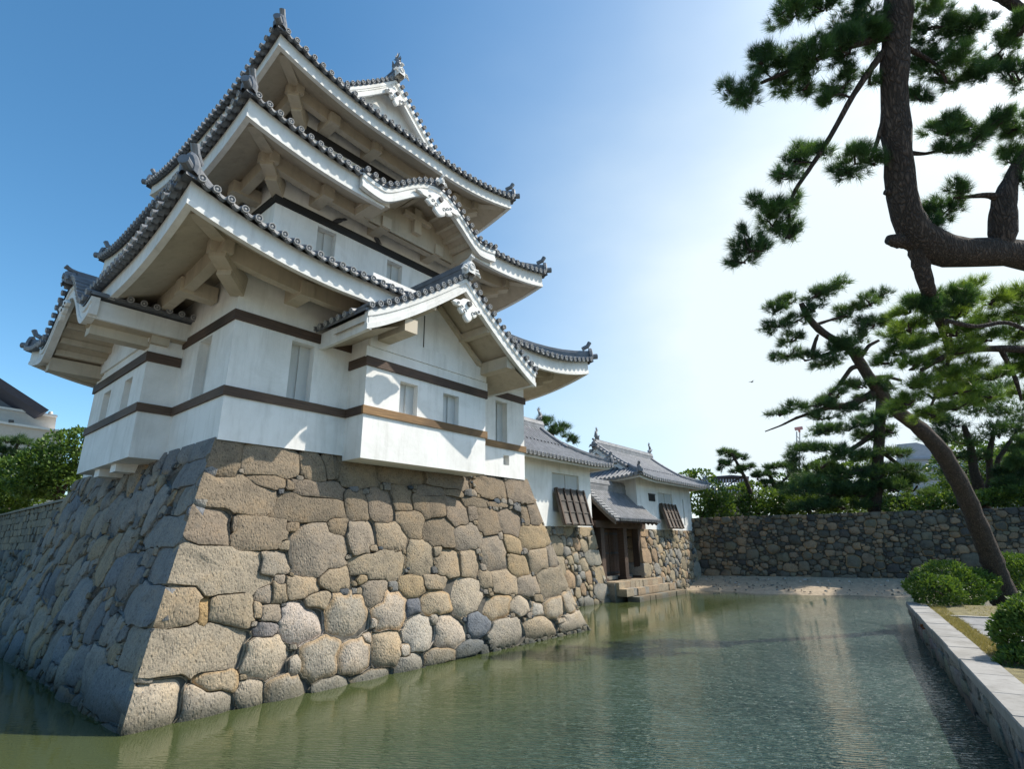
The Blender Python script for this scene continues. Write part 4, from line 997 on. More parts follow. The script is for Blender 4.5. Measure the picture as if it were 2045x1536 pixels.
for th_, xf, sg in ((b1, lambda v: 19.5+.55*(1-v/3.3), 1), (b2, lambda v: 24.15-.55*(1-v/3.3), -1)):
    ins = lambda u, v: (v < 3.3) & (v > -.5) & (u > y1f(v)) & (u < 7.4)
    sd = []; z = -.4; k = 0
    for hgt in (.55, .7, .75, .7, .6, .55):
        u = 3.7
        while u < 7.4: w_ = random.uniform(.45, .8); sd.append((u+w_, z+hgt/2, w_, hgt*.52, random.choice(WARM), .35)); u += 2*w_
        z += hgt
    m = MB(); stone_face(m, sd, lambda u, v: (float(xf(v)), u, v), ins, (sg*.98, 0, .15), gap=.014, bulge=.04, nth=20, p=5); m.build('stone_facing', STONE, th_, smooth=True)

# gate: doors, posts, roof
gt = thing('castle_gate', 'dark timber water gate with tiled roof between the two white wings', 'gate', (22.2, 5, .85))
m = MB(); m.box(20.0, 25.0, 4.98, 5.05, .6, 4.3); m.build('gate_wall', DOORW, gt)
for x0, x1 in ((20.35, 22.0), (22.04, 23.7)):
    m = MB()
    nb = 5
    for i in range(nb): a_ = x0+(x1-x0)*i/nb; m.box(a_+.006, a_+(x1-x0)/nb-.006, 4.88+.004*(i % 2), 4.975, .95, 3.25)
    d_ = m.build('door', DOORW, gt)
    m = MB()
    for z in (1.15, 2.1, 3.05): m.box(x0+.05, x1-.05, 4.85, 4.884, z-.05, z+.05)
    m.build('iron_strap', METAL, d_)
for x in (22.45, 24.0, 20.25): m = MB(); m.box(x-.17, x+.17, 4.15, 4.5, .85, 3.6); m.box(x-.24, x+.24, 4.08, 4.57, .82, .97); m.build('post', DW, gt)
m = MB(); m.box(19.6, 24.7, 4.1, 4.55, 3.3, 3.62); m.build('lintel', DW, gt)
m = MB(); m.box(20.4, 23.8, 4.6, 4.98, .85, 1.02); m.build('sill_stone', STONE, gt)
gp = lambda t: 3.66+1.62*(1-min(abs(t), 1.75)/1.75)**1.15
GG = Gable(lambda t, s, z: (s, 5.0+t, z), gp, 1.75, 20.02, 24.75)
r = GG.tiles(.2, .07).build('tile_roof', [TILEL, TILEL], gt)
GG.board(.02, lambda q: gp(q)-.06, lambda q: gp(q)-.26, .09, t1=1.68).build('bargeboard', GW, r)
GG.under(.16, 20.1, 24.68).build('soffit', DOORW, r)
for s_ in np.linspace(20.35, 24.5, 10):
    m = MB(); m.bar((s_, 3.34, gp(1.66)-.22), (s_, 4.9, gp(.1)-.24), .07, .1); m.build('rafter', DOORW, r)
GG.ridge(20.05, 24.7, .42, .3).build('ridge', TILEL, r)

# stone steps down to the water
st = thing('stone_steps', 'three tan granite steps leading from the gate down into the moat', 'steps', (22.5, 3.4, 0))
m = MB(); m.box(19.95, 24.6, 3.5, 6, -.3, .80); m.build('landing', STONE, st)
for i, (y0_, z1_, xe, xs) in enumerate(((3.35, .845, 24.9, 20.05), (3.0, .55, 25.4, 20.1), (2.62, .22, 25.9, 20.6))):
    u = xs; m = MB()
    while u < xe:
        w_ = random.uniform(.35, .75); dz = random.uniform(-.012, .012); dy = random.uniform(-.03, .03); c = random.choice([(.38, .31, .22), (.35, .29, .21), (.36, .27, .18), (.31, .29, .25)])
        k = len(m.v); m.box(u+.006, min(u+w_, xe)-.006, y0_+dy, y0_+(.62 if i else .9), z1_-.31-.25*(i == 2), z1_+dz)
        m.c[k:] = [c]*(len(m.v)-k); u += w_
    m.build('step', STONE, st)

# ================================================================== FAR WALL, BEACH, INNER GROUND
def fwx(u): return 31.35+.185*np.asarray(u, float)
FWZ = 4.1
fw = thing('moat_wall', 'shaded dry stone moat wall across the far end of the water', 'stone wall', (33, -6, 0))
ins = lambda u, v: (v < FWZ) & (v > -.2) & (u > 0) & (u < 26)
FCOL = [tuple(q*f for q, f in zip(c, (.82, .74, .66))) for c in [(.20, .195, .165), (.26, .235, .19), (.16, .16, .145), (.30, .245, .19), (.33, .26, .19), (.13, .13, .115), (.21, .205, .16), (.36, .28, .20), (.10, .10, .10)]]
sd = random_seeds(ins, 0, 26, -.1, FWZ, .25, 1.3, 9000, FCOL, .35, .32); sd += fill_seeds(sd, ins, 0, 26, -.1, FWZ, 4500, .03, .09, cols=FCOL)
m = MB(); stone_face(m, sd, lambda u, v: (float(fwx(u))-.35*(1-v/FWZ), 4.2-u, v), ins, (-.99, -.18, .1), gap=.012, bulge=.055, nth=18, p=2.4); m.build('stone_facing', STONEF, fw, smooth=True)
m = MB(); P = [[(float(fwx(u))-.35*(1-z/FWZ)+.09, 4.2-u, z) for u in (0, 26)] for z in (-.4, FWZ-.02)]; m.grid(P); q = P[-1]; m.add([q[0], q[1], (q[1][0]+1.2, q[1][1], FWZ-.02), (q[0][0]+1.2, q[0][1], FWZ-.02)], [(0, 1, 2, 3)]); m.build('rubble_core', GAP, fw)
# beach
m = MB(); P = []
for i in range(61):
    u = -1+27*i/60; xw = float(fwx(max(u, 0)))+.05; row = []
    sh = 28.0-.02*u+.35*math.sin(u*.9)+.18*math.sin(u*2.3+1)+.016*u*u
    for k, f in enumerate((-.12, 0, .15, .35, .6, .8, 1)):
        x = sh+(xw-sh)*f; z = (-.14, .012, .13, .24, .42, .58, .70)[k]+random.uniform(-.012, .02)*(0 < k < 6); row.append((x, 4.1-u, z))
    P.append(row)
m.grid(P); bo = single(m, 'beach', SAND, kind='structure', smooth=True)
m = MB()
for _ in range(220):
    u = random.uniform(0, 14); x = random.uniform(28.4, 31.2); z = .05+(x-28.2)*.19; s_ = random.uniform(.02, .07); k = len(m.v); m.tube([(x, 4-u, z-.02), (x, 4-u, z+s_*.7)], [s_, s_*.6], 6); c = random.choice([(.5, .48, .44), (.2, .18, .15), (.3, .27, .22)]); m.c[k:] = [c]*(len(m.v)-k)
single(m, 'pebbles', STONEF, label='small loose stones scattered over the sand in front of the far wall', cat='pebbles', kind='stuff')
GRASS = mat_simple('dry_grass_ground', (.16, .135, .06), .95, .45, 9, .8)
m = MB(); q = [L((x, y, 0)) for x, y in ()]
def inner(name, pts, z):
    m = MB(); n = len(pts); m.add([(x, y, z) for x, y in pts]+[(x, y, -1) for x, y in pts], [tuple(range(n))]+[(i, (i+1) % n, n+(i+1) % n, n+i) for i in range(n)]); return single(m, name, EARTH, kind='structure')
inner('inner_ground', [(32.4, 4.1), (36.9, -21.5), (150, -60), (150, 140), (32.4, 140)], FWZ-.12)
inner('inner_ground', [(12.5, 9.1), (32.35, 9.1), (32.35, 140), (3.2, 140), (3.2, 12.6), (12.3, 12.6)], 3.25)

# left: long retaining wall beyond the turret, boulders below and squared courses above
lw = thing('moat_wall', 'shaded retaining wall with squared blocks above rough boulders, left of the turret base', 'stone wall', (2.3, 26, 0))
ins = lambda u, v: (v < 2.55) & (v > -.3) & (u > 11.5) & (u < 50)
sd = random_seeds(ins, 11.5, 50, -.2, 2.6, .36, 1.3, 3500, [(.12, .125, .13), (.16, .15, .135), (.14, .15, .14)], .2, .3); sd += fill_seeds(sd, ins, 11.5, 50, -.2, 2.6, 800, .04, .12)
m = MB(); stone_face(m, sd, lambda u, v: (1.95+.1*v, u, v), ins, (-.99, 0, .1), gap=.025, bulge=.08, nth=12); m.build('stone_facing', STONEF, lw, smooth=True)
sd = []; z = 2.72; 
while z < 4.4:
    u = 11.5+random.uniform(-.3, 0)
    while u < 50: a_ = random.uniform(.25, .5); sd.append((u+a_, z, a_, .165, random.choice([(.23, .20, .155), (.20, .18, .145), (.26, .22, .165), (.18, .165, .14)]), .3)); u += 2*a_
    z += .32
ins2 = lambda u, v: (v < 4.42) & (v > 2.55) & (u > 11.5) & (u < 50)
m = MB(); stone_face(m, sd, lambda u, v: (2.3, u, v), ins2, (-1, 0, 0), gap=.01, bulge=.03, nth=14, p=6); m.build('block_course', STONEF, lw)
m = MB(); m.box(2.40, 3.2, 11.5, 50, -.5, 4.40); m.build('rubble_core', GAP, lw); m = MB(); m.box(2.22, 3.2, 11.5, 50, 4.42, 4.52); m.build('coping', STONEF, lw)

# ================================================================== QUAY ON THE RIGHT (world frame)
QZ = .75
qd = np.array((.515, .857)); qn = np.array((.857, -.515))            # along the edge / inland
Q1 = np.array((11.95, 17.55))
def qp(s, o): p = Q1+qd*s+qn*o; return p[0], p[1]
GRAN = mat_plaster('granite_coping', (.31, .295, .275), (.13, .12, .10), .8, .9)
qw = thing('quay_wall', 'pale granite quay wall with flat coping slabs along the right edge of the moat', 'quay wall', (*qp(-8, 0), 0), castle=False)
ins = lambda u, v: (v < QZ-.12) & (v > -.5) & (u > -17.5) & (u < 0)
sd = []; u = -17.5
while u < .2:
    a_ = random.uniform(.14, .34); h_ = random.uniform(.22, .40); c = random.choice([(.27, .255, .24), (.25, .235, .22), (.29, .27, .245), (.23, .22, .21), (.30, .275, .24)])
    sd.append((u+a_, .66-h_/2, a_*1.02, h_/2*1.05, c, .4)); v = .66-h_
    while v > -.45:
        h2_ = random.uniform(.2, .42); sd.append((u+a_+random.uniform(-.1, .1), v-h2_/2, a_*random.uniform(.85, 1.1), h2_/2*1.05, tuple(k*random.uniform(.85, 1.1) for k in c), .4)); v -= h2_
    u += 2*a_
m = MB(); stone_face(m, sd, lambda u, v: (*qp(u, -.02*v), v), ins, (-qn[0], -qn[1], 0), gap=.008, bulge=.022, nth=18, p=4.5, cap=1.3); m.build('stone_facing', STONE, qw, smooth=True)
m = MB()
def prism(m, pts, z0, z1, mi=0):
    n = len(pts); m.add([(x, y, z0) for x, y in pts]+[(x, y, z1) for x, y in pts], [tuple(range(n-1, -1, -1)), tuple(range(n, 2*n))]+[(i, (i+1) % n, n+(i+1) % n, n+i) for i in range(n)], mi)
prism(m, [qp(-18, .07), qp(-.06, .07), qp(-.06, 12), qp(-18, 12)], -.6, QZ-.06); m.build('rubble_core', GAP, qw)
s_ = -17.6; i = 0
while s_ < .0:
    ln = random.uniform(.9, 1.3); e = min(s_+ln, .03); m = MB(); o = random.uniform(-.012, .012)
    pts = [qp(s_+.006, -.055+o), qp(e-.006, -.055+o), qp(e-.006, .40+o), qp(s_+.006, .40+o)]; zt = QZ+random.uniform(-.006, .006)
    prism(m, pts, QZ-.145, zt-.02); b2_ = [qp(s_+.018, -.042+o), qp(e-.018, -.042+o), qp(e-.018, .388+o), qp(s_+.018, .388+o)]
    n0 = [(x, y, zt-.02) for x, y in pts]; n1 = [(x, y, zt) for x, y in b2_]; m.grid([n0, n1], 0, closed=True); m.add(n1, [(0, 1, 2, 3)])
    m.build('coping_slab', GRAN, qw); s_ += ln; i += 1
m = MB(); k = 0
while k < 9: m.add([(*qp(.0+0, -.05), .0)]*0, []); k += 9
m = MB(); a_, b_ = qp(-9.9, -.05), qp(-9.1, -.05); prism(m, [qp(-9.95, -.035), qp(-9.15, -.035), qp(-9.15, .1), qp(-9.95, .1)], -.1, .17); m.build('drain_opening', METAL, qw)
# end return of the quay, soil and paving
m = MB(); prism(m, [qp(-19, .41), qp(-.02, .41), qp(-.02, 60), qp(-19, 60)], -.5, QZ-.03); single(m, 'grass_bank', GRASS, castle=False, kind='structure')
PLAZ = mat_simple('pale_gravel', (.22, .195, .155), .95, .2, 6, .4); m = MB(); prism(m, [qp(-80, -30), qp(-19.05, -30), qp(-19.05, 60), qp(-80, 60)], -.5, QZ-.01); single(m, 'unseen_bounce_promenade', PLAZ, castle=False, kind='structure')  # unseen ground behind the camera, added to bounce sunlight onto the turret walls
PAVE = mat_simple('path_paving', (.21, .205, .20), .9, .25, 7, .35)
m = MB()
s_ = -17.0; row = 0
while s_ < -3.6:
    o = .72
    while o < 5.5:
        w_ = random.uniform(.75, 1.15); prism(m, [qp(s_+.012, o+.012), qp(s_+.8-.012, o+.012), qp(s_+.8-.012, o+w_-.012), qp(s_+.012, o+w_-.012)], QZ-.06, QZ-.012+random.uniform(-.004, .004)); o += w_
    s_ += .8; row += 1
single(m, 'path', PAVE, castle=False, kind='structure')
m = MB(); prism(m, [qp(-3.55, .6), qp(-3.38, .6), qp(-3.38, 6), qp(-3.55, 6)], QZ-.08, QZ+.01); prism(m, [qp(-7.6, .75), qp(-7.42, .75), qp(-7.42, 6), qp(-7.6, 6)], QZ-.08, QZ+.006)
single(m, 'path_kerb', GRAN, castle=False, kind='structure')

# ================================================================== FOLIAGE
def tri_mesh(name, V, C, mat, parent, quads=False, extra=None):
    k = 4 if quads else 3; n = len(V)//k; xv = np.array(extra[0].v).reshape(-1, 3) if extra and extra[0].v else np.zeros((0, 3)); nv0 = len(V); xf = np.array(extra[0].f, dtype=np.int32).reshape(-1, 4)+nv0 if len(xv) else np.zeros((0, 4), np.int32); C = np.concatenate([np.repeat(C, k), np.full(len(xv), .5)]); V = np.concatenate([V, xv]); me = bpy.data.meshes.new(name)
    V = V - np.array(parent['_base']); me.vertices.add(len(V)); me.vertices.foreach_set('co', V.astype(np.float32).ravel())
    nx = len(xf); me.loops.add(n*k+nx*4); me.loops.foreach_set('vertex_index', np.concatenate([np.arange(n*k, dtype=np.int32), xf.ravel()]).astype(np.int32)); me.polygons.add(n+nx)
    me.polygons.foreach_set('loop_start', np.concatenate([np.arange(0, n*k, k), n*k+np.arange(0, nx*4, 4)]).astype(np.int32)); me.polygons.foreach_set('loop_total', np.concatenate([np.full(n, k), np.full(nx, 4)]).astype(np.int32)); me.polygons.foreach_set('material_index', np.concatenate([np.zeros(n), np.ones(nx)]).astype(np.int32))
    me.update(calc_edges=True); ca = me.color_attributes.new('Col', 'FLOAT_COLOR', 'POINT')
    col = np.ones((len(V), 4), np.float32); col[:, :3] = C[:, None]; ca.data.foreach_set('color', col.ravel())
    me.materials.append(mat); me.materials.append(extra[1] if extra else mat); o = bpy.data.objects.new(name, me); scene.collection.objects.link(o); o.parent = parent; o['_base'] = parent['_base']; return o
def unit(v): return v/np.maximum(np.linalg.norm(v, axis=-1, keepdims=True), 1e-9)
def needles(P, D, n, ln, wd, spread=.9, val=None):
    """n needles per tuft point P, fanned around direction D"""
    M = len(P); d = unit(D[:, None, :]+rng.normal(0, spread, (M, n, 3))*.62); s = unit(np.cross(d, rng.normal(0, 1, (M, n, 3))))
    l = ln*rng.uniform(.7, 1.15, (M, n, 1)); p = P[:, None, :]+rng.normal(0, ln*.10, (M, n, 3)); V = np.stack([p-s*wd/2, p+s*wd/2, p+d*l], 2).reshape(-1, 3)
    c = np.clip((val if val is not None else rng.uniform(0, 1, M))[:, None]+rng.normal(0, .12, (M, n)), 0, 1).ravel(); return V, c
def leaves(P, D, ln, wd, val):
    M = len(P); d = unit(D+rng.normal(0, .55, (M, 3))); s = unit(np.cross(d, rng.normal(0, 1, (M, 3)))); l = ln*rng.uniform(.6, 1.2, (M, 1)); w_ = wd*rng.uniform(.7, 1.2, (M, 1))
    V = np.stack([P, P+d*l*.5+s*w_/2, P+d*l, P+d*l*.5-s*w_/2], 1).reshape(-1, 3); return V, np.clip(val+rng.normal(0, .1, M), 0, 1)
def ell(n, shell=.55):
    v = unit(rng.normal(0, 1, (n, 3))); r = (shell+(1-shell)*rng.uniform(0, 1, (n, 1)))**.6; return v*r, v
CR, CU = RT, np.array((0, 0, 1.)); CF = np.array((0, 1., 0))
PINEN = mat_leaf('pine_needles', (.032, .078, .034), (.11, .205, .068), .45, .45)
PINEB = mat_leaf('fresh_pine_needles', (.05, .11, .028), (.21, .31, .065), .5, .45)
PINEF = mat_leaf('distant_pine_needles', (.036, .078, .036), (.105, .18, .055), .35, .55)
BROAD = mat_leaf('broad_leaves', (.042, .090, .024), (.17, .25, .055), .4, .4)
HEDGE = mat_leaf('hedge_leaves', (.038, .085, .02), (.16, .245, .05), .35, .55)
BARK = mat_bark('pine_bark', (.036, .026, .02), (.155, .112, .086)); BARKN = mat_bark('near_pine_bark', (.03, .022, .018), (.125, .094, .078)); BARKL = mat_bark('pale_pine_bark', (.05, .038, .03), (.20, .165, .135))

def pine(name, label, base, dist, trunks, pads, bark, leaf, tuft, group=None, branches=(), dens=1.0, depth=1.0, twigs=3, dd=.0):
    """trunks/branches: lists of (px,py,r_px,ddist); pads: (px,py,rx,ry[,ddist])"""
    t = thing(name, label, 'pine tree', base, group, castle=False)
    n, ln, wd = tuft; k = dist/FPX
    def pos(q): return at(q[0], q[1], dist+(q[3] if len(q) > 3 else 0))
    for i, tr in enumerate(trunks):
        pts = []; rad = []
        for q in tr:
            if len(q) == 5: pts.append(np.array(q[:3])); rad.append(q[4])
            else: pts.append(pos(q)); rad.append(q[2]*(dist+(q[3] if len(q) > 3 else 0))/FPX)
        # resample smoothly with slight irregularity
        P = np.array(pts); s = np.concatenate([[0], np.cumsum(np.linalg.norm(np.diff(P, axis=0), axis=1))]); m_ = max(12, int(s[-1]/max(.05, .6*min(rad)+.02))); m_ = min(m_, 60); q = np.linspace(0, s[-1], m_)
        P2 = np.stack([np.interp(q, s, P[:, j]) for j in range(3)], 1)
        for _ in range(3): P2[1:-1] = (P2[:-2]+2*P2[1:-1]+P2[2:])/4
        r2 = np.interp(q, s, rad)*(.80 if dist < 8 else .9)*(1+rng.normal(0, .045, m_)); mb = MB(); mb.tube(P2, r2, 14, jit=.05); mb.build('trunk' if i == 0 else 'branch', bark, t, smooth=True)
    mb = MB(); PT = []; DR = []; VL = []
    for q in pads:
        px, py, rx, ry = q[:4]; d0 = q[4] if len(q) > 4 else rng.normal(0, .25)*rx*k
        c = at(px, py, dist+d0); kk = (dist+d0)/FPX; a_, b_ = rx*kk, ry*kk
        area = a_*b_; M = max(8, int(dens*area/(ln*ln)*30))
        v, nd = ell(M, .15); nsub = max(2, int(a_/ln/1.1)); 
        # clumps inside the pad give an uneven outline
        cl, _ = ell(nsub+3, .5); cl[:, 2] *= 1.0; j = rng.integers(0, len(cl), M); v = cl[j]*.66+v*.46
        p = c+CR*(v[:, :1]*a_)+CF*(v[:, 1:2]*a_*depth)+CU*(v[:, 2:]*b_)
        dr = unit(CR*v[:, :1]*.9+CF*v[:, 1:2]*.9+CU*(.55+.5*v[:, 2:])+rng.normal(0, .25, (M, 3)))
        PT.append(p); DR.append(dr); VL.append(np.clip(rng.uniform(.1, .6)+.45*rng.uniform(-1, 1, len(cl))[j]*.8, 0, 1))
        for _ in range(twigs):
            e = cl[rng.integers(0, len(cl))]*.75; e = c+CR*e[0]*a_+CF*e[1]*a_*depth+CU*e[2]*b_; s0 = c-CU*b_*.35+CR*rng.normal(0, .12)*a_; md = (s0+e)/2+rng.normal(0, .08, 3)*a_; mb.tube([s0, md, e], [max(wd*1.6, .010*dist/5), max(wd*1.3, .007*dist/5), wd], 5, cap=False)
    P = np.concatenate(PT); D = np.concatenate(DR); v = np.concatenate(VL); V, C = needles(P, D, n, ln, wd, val=v)
    tri_mesh('crown', V, C, leaf, t, extra=(mb, bark)); return t

# foreground pine reaching in from the right
D1 = 4.7
pads1 = [(1862, 612, 46, 26, .1), (1905, 600, 46, 26, .2), (1832, 602, 34, 20, .1), (1575, 22, 62, 34), (1640, 15, 40, 25), (1700, 40, 72, 48), (1690, 95, 62, 40), (1625, 108, 62, 52), (1550, 148, 58, 48), (1478, 184, 52, 38), (1605, 172, 36, 22), (1520, 120, 40, 28), (1745, 70, 35, 40), (1735, 15, 40, 30),
  (1680, 165, 42, 36), (1655, 195, 28, 24), (1735, 160, 22, 20), (1595, 312, 50, 34), (1575, 345, 36, 18), (1640, 300, 28, 20), (1710, 318, 46, 34), (1695, 340, 36, 18), (1745, 325, 20, 16), (1530, 415, 46, 32), (1500, 490, 52, 34), (1570, 468, 34, 26), (1480, 520, 36, 18), (1590, 400, 20, 20), (1545, 445, 40, 25),
  (1862, 40, 60, 48), (1860, 130, 46, 44), (1840, 195, 28, 26), (1930, 40, 58, 44), (1985, 95, 52, 46), (1910, 110, 40, 34), (2030, 150, 34, 36), (1960, 150, 36, 24), (2030, 60, 40, 40), (1905, 160, 30, 22),
  (1885, 258, 44, 42), (1925, 278, 44, 32), (1970, 250, 46, 34), (2025, 248, 40, 36), (1895, 300, 34, 20), (1885, 415, 36, 42), (1915, 378, 26, 26), (1870, 450, 26, 24), (2020, 318, 30, 34), (2040, 360, 22, 30)]
pine('pine_tree', 'large dark foreground pine with a thick forked trunk at the upper right', (9.5, 3.2, QZ), D1,
  [[(9.5, 3.2, QZ-.1, 0, .26), (8.6, 3.5, 2.2, 0, .23), (7.0, 4.1, 3.3, 0, .20), (2120, 520, 38, .1), (1990, 498, 35), (1900, 508, 38), (1845, 505, 43), (1812, 465, 38), (1800, 400, 33), (1793, 300, 31), (1783, 200, 31), (1786, 100, 31), (1797, 0, 32), (1800, -110, 30), (1790, -260, 25)],
   [(2000, 505, 20), (2001, 480, 27), (2003, 450, 28), (2002, 405, 25), (2022, 350, 16), (2050, 300, 15), (2090, 250, 13)], [(2003, 400, 14), (1978, 388, 8), (1940, 392, 5), (1905, 395, 3)],
   [(1768, 100, 9), (1745, 128, 8), (1700, 195, 7), (1660, 270, 6), (1625, 325, 5.5), (1590, 375, 5), (1575, 405, 4), (1577, 460, 2.6)], [(1775, 70, 12), (1700, 90, 8), (1600, 130, 6), (1520, 165, 4)], [(1765, 235, 6), (1750, 290, 5), (1735, 325, 3.5)],
   [(1815, 305, 6), (1850, 308, 4), (1900, 290, 3)], [(1810, 95, 7), (1850, 115, 5), (1880, 135, 4), (1890, 165, 3)], [(1980, -20, 14), (2030, 12, 12), (2060, 35, 12)], [(1826, 470, 14), (1834, 505, 22), (1842, 540, 19), (1852, 575, 16), (1864, 605, 13, .2), (1880, 650, 9, .6), (1895, 700, 6, .9)], [(1800, 390, 9), (1780, 386, 9), (1767, 383, 7)], [(1818, 486, 16), (1790, 481, 17), (1772, 478, 11)],
   [(1890, 640, 6), (1950, 655, 5), (2010, 640, 5), (2050, 660, 5)], [(1625, 325, 3), (1600, 322, 2.2), (1575, 335, 1.6)], [(1700, 195, 3), (1675, 185, 2.2), (1650, 200, 1.5)]],
  pads1, BARKN, PINEN, (48, .090, .0036), dens=.68, depth=.8, twigs=4)
pads1b = [(1815+38*k+8*((k*7)%3), y0+10*((k*5)%3)-8, 34+6*((k*3)%3), 15+3*(k%2), -.5+.35*((k*2)%4)) for y0, n0, n1 in ((592, 1, 7), (628, 0, 7), (664, -1, 6), (700, -1, 4), (742, 0, 6), (778, 0, 5), (812, -1, 4)) for k in range(n0, n1)] + [(2030, 700, 26, 22, .2), (2040, 740, 26, 24, .1), (2045, 785, 24, 22, .2), (1775, 722, 26, 12, 0), (1790, 690, 26, 13, .2)]
pine('pine_bough', 'bright green drooping pine bough in front of the leaning pine, right side', (8.8, 6.0, QZ), 5.6,
  [[(8.8, 6.0, QZ-.1, 0, .12), (7.8, 6.3, 2.0, 0, .11), (6.6, 6.4, 3.1, 0, .09), (2090, 700, 11), (1990, 695, 8), (1900, 700, 7), (1840, 740, 5)], [(1900, 700, 6), (1890, 640, 5), (1870, 600, 4)], [(1900, 705, 5), (1880, 760, 4), (1860, 810, 3)], [(2000, 700, 6), (2030, 760, 5), (2040, 800, 3)]],
  pads1b, BARKN, PINEB, (40, .095, .0042), dens=.85, depth=1.5, twigs=3)
bpy.data.objects['pine_bough']['category'] = 'pine tree'; bpy.data.objects['pine_bough'].name = 'pine_tree'

# leaning pine rooted on the quay
lb = onz(2000, 1192, QZ); D2 = float((lb-CAM)@FW)
pads2 = [(1650, 572, 44, 17), (1622, 590, 34, 15), (1580, 602, 30, 13), (1548, 618, 30, 14), (1552, 648, 34, 16), (1590, 640, 30, 14), (1627, 618, 26, 14), (1580, 678, 32, 15), (1572, 706, 34, 14), (1610, 716, 34, 14), (1650, 722, 46, 14), (1690, 700, 40, 18), (1670, 690, 30, 14), (1712, 672, 32, 14), (1690, 625, 36, 14), (1730, 606, 36, 16), (1755, 590, 26, 12), (1745, 645, 40, 16), (1780, 640, 30, 18), (1720, 770, 44, 14), (1665, 790, 46, 14), (1625, 806, 44, 14), (1555, 826, 30, 9), (1585, 815, 30, 10), (1690, 812, 46, 14), (1740, 790, 36, 14), (1775, 770, 36, 16), (1640, 835, 36, 12)]
pine('pine_tree', 'leaning pine with a long bent trunk rooted among the quay bushes', lb, D2,
  [[(2012, 1205, 30), (1998, 1165, 22), (1975, 1105, 20), (1945, 1030, 19), (1918, 968, 18), (1880, 900, 17), (1835, 852, 16), (1790, 822, 14), (1752, 780, 12), (1727, 740, 11.5), (1708, 708, 10), (1690, 690, 8), (1660, 676, 8), (1630, 655, 8), (1610, 630, 7), (1600, 605, 5)],
   [(1725, 728, 6), (1700, 735, 5), (1675, 770, 4), (1655, 790, 3)], [(1672, 700, 5), (1640, 712, 4.5), (1622, 706, 4.5), (1628, 682, 4), (1634, 668, 2.5)], [(1745, 785, 8), (1700, 808, 7), (1650, 815, 5), (1590, 835, 3), (1560, 850, 2), (1528, 862, 1.2)], [(1625, 650, 4), (1655, 640, 3), (1690, 630, 2)], [(1720, 712, 5), (1735, 690, 4), (1755, 680, 3)], [(1740, 755, 5), (1770, 752, 4), (1800, 760, 3)]],
  pads2, BARK, PINEF, (20, .24, .014), dens=1.0, depth=.9, twigs=3)
# pine with the upright trunk behind the far wall
D3 = 33.0; tb = at(1748, 1024, D3)
pads3 = [(1640, 862, 46, 18), (1700, 848, 46, 18), (1735, 870, 36, 16), (1600, 895, 40, 16), (1660, 905, 50, 18), (1720, 905, 46, 18), (1585, 915, 26, 12), (1625, 945, 60, 20), (1690, 945, 60, 22), (1745, 940, 46, 22), (1795, 905, 30, 14), (1800, 935, 44, 18), (1825, 965, 46, 18), (1785, 975, 50, 20), (1845, 990, 36, 14), (1600, 975, 60, 20), (1660, 985, 70, 22), (1715, 985, 50, 20), (1620, 1010, 60, 14), (1690, 1012, 50, 12), (1790, 1008, 50, 14), (1840, 1012, 40, 12), (1755, 830, 40, 14), (1780, 860, 30, 14)]
pine('pine_tree', 'upright dark pine standing behind the far wall with layered branches', tb, D3,
  [[(1745, 1030, 13), (1750, 985, 12), (1753, 930, 11), (1756, 870, 11), (1758, 820, 10), (1760, 780, 8)], [(1752, 860, 7), (1720, 885, 5), (1680, 910, 4), (1640, 935, 3)], [(1752, 930, 5), (1700, 945, 4), (1650, 960, 3)], [(1758, 900, 5), (1790, 925, 4), (1825, 955, 3)]],
  pads3, BARK, PINEF, (14, .42, .030), dens=1.15, depth=1.0, twigs=2)
# small pine at the left end of the far wall
pine('pine_tree', 'small spreading pine with a thin slanting trunk beside the far wing', at(1517, 1032, 36), 36,
  [[(1518, 1034, 5), (1505, 1000, 4.5), (1488, 955, 4), (1472, 925, 3.2), (1460, 905, 2.5)], [(1486, 950, 2), (1465, 962, 1.5), (1450, 972, 1)], [(1478, 938, 1.8), (1500, 935, 1.2)], [(1466, 918, 1.5), (1440, 926, 1.2)]],
  [(1446, 903, 16, 7), (1462, 908, 16, 7), (1478, 914, 16, 7), (1436, 927, 15, 6), (1456, 926, 14, 6), (1486, 936, 18, 7), (1470, 942, 12, 6), (1500, 932, 10, 5), (1440, 938, 8, 5)], BARK, PINEF, (14, .34, .026), dens=1.5, twigs=1)
pine('pine_tree', 'low flat topped pine between the small pine and the upright dark pine', at(1545, 1026, 38), 38,
  [[(1560, 1030, 6), (1552, 985, 5), (1540, 955, 4), (1530, 940, 3)], [(1550, 975, 3), (1575, 950, 2), (1590, 938, 1.5)]],
  [(1525, 945, 24, 8), (1545, 932, 26, 7), (1575, 932, 26, 7), (1510, 955, 14, 7), (1590, 940, 20, 8), (1535, 968, 26, 9), (1570, 975, 34, 12), (1600, 960, 26, 12)], BARK, PINEF, (14, .34, .028), dens=1.4, twigs=1)
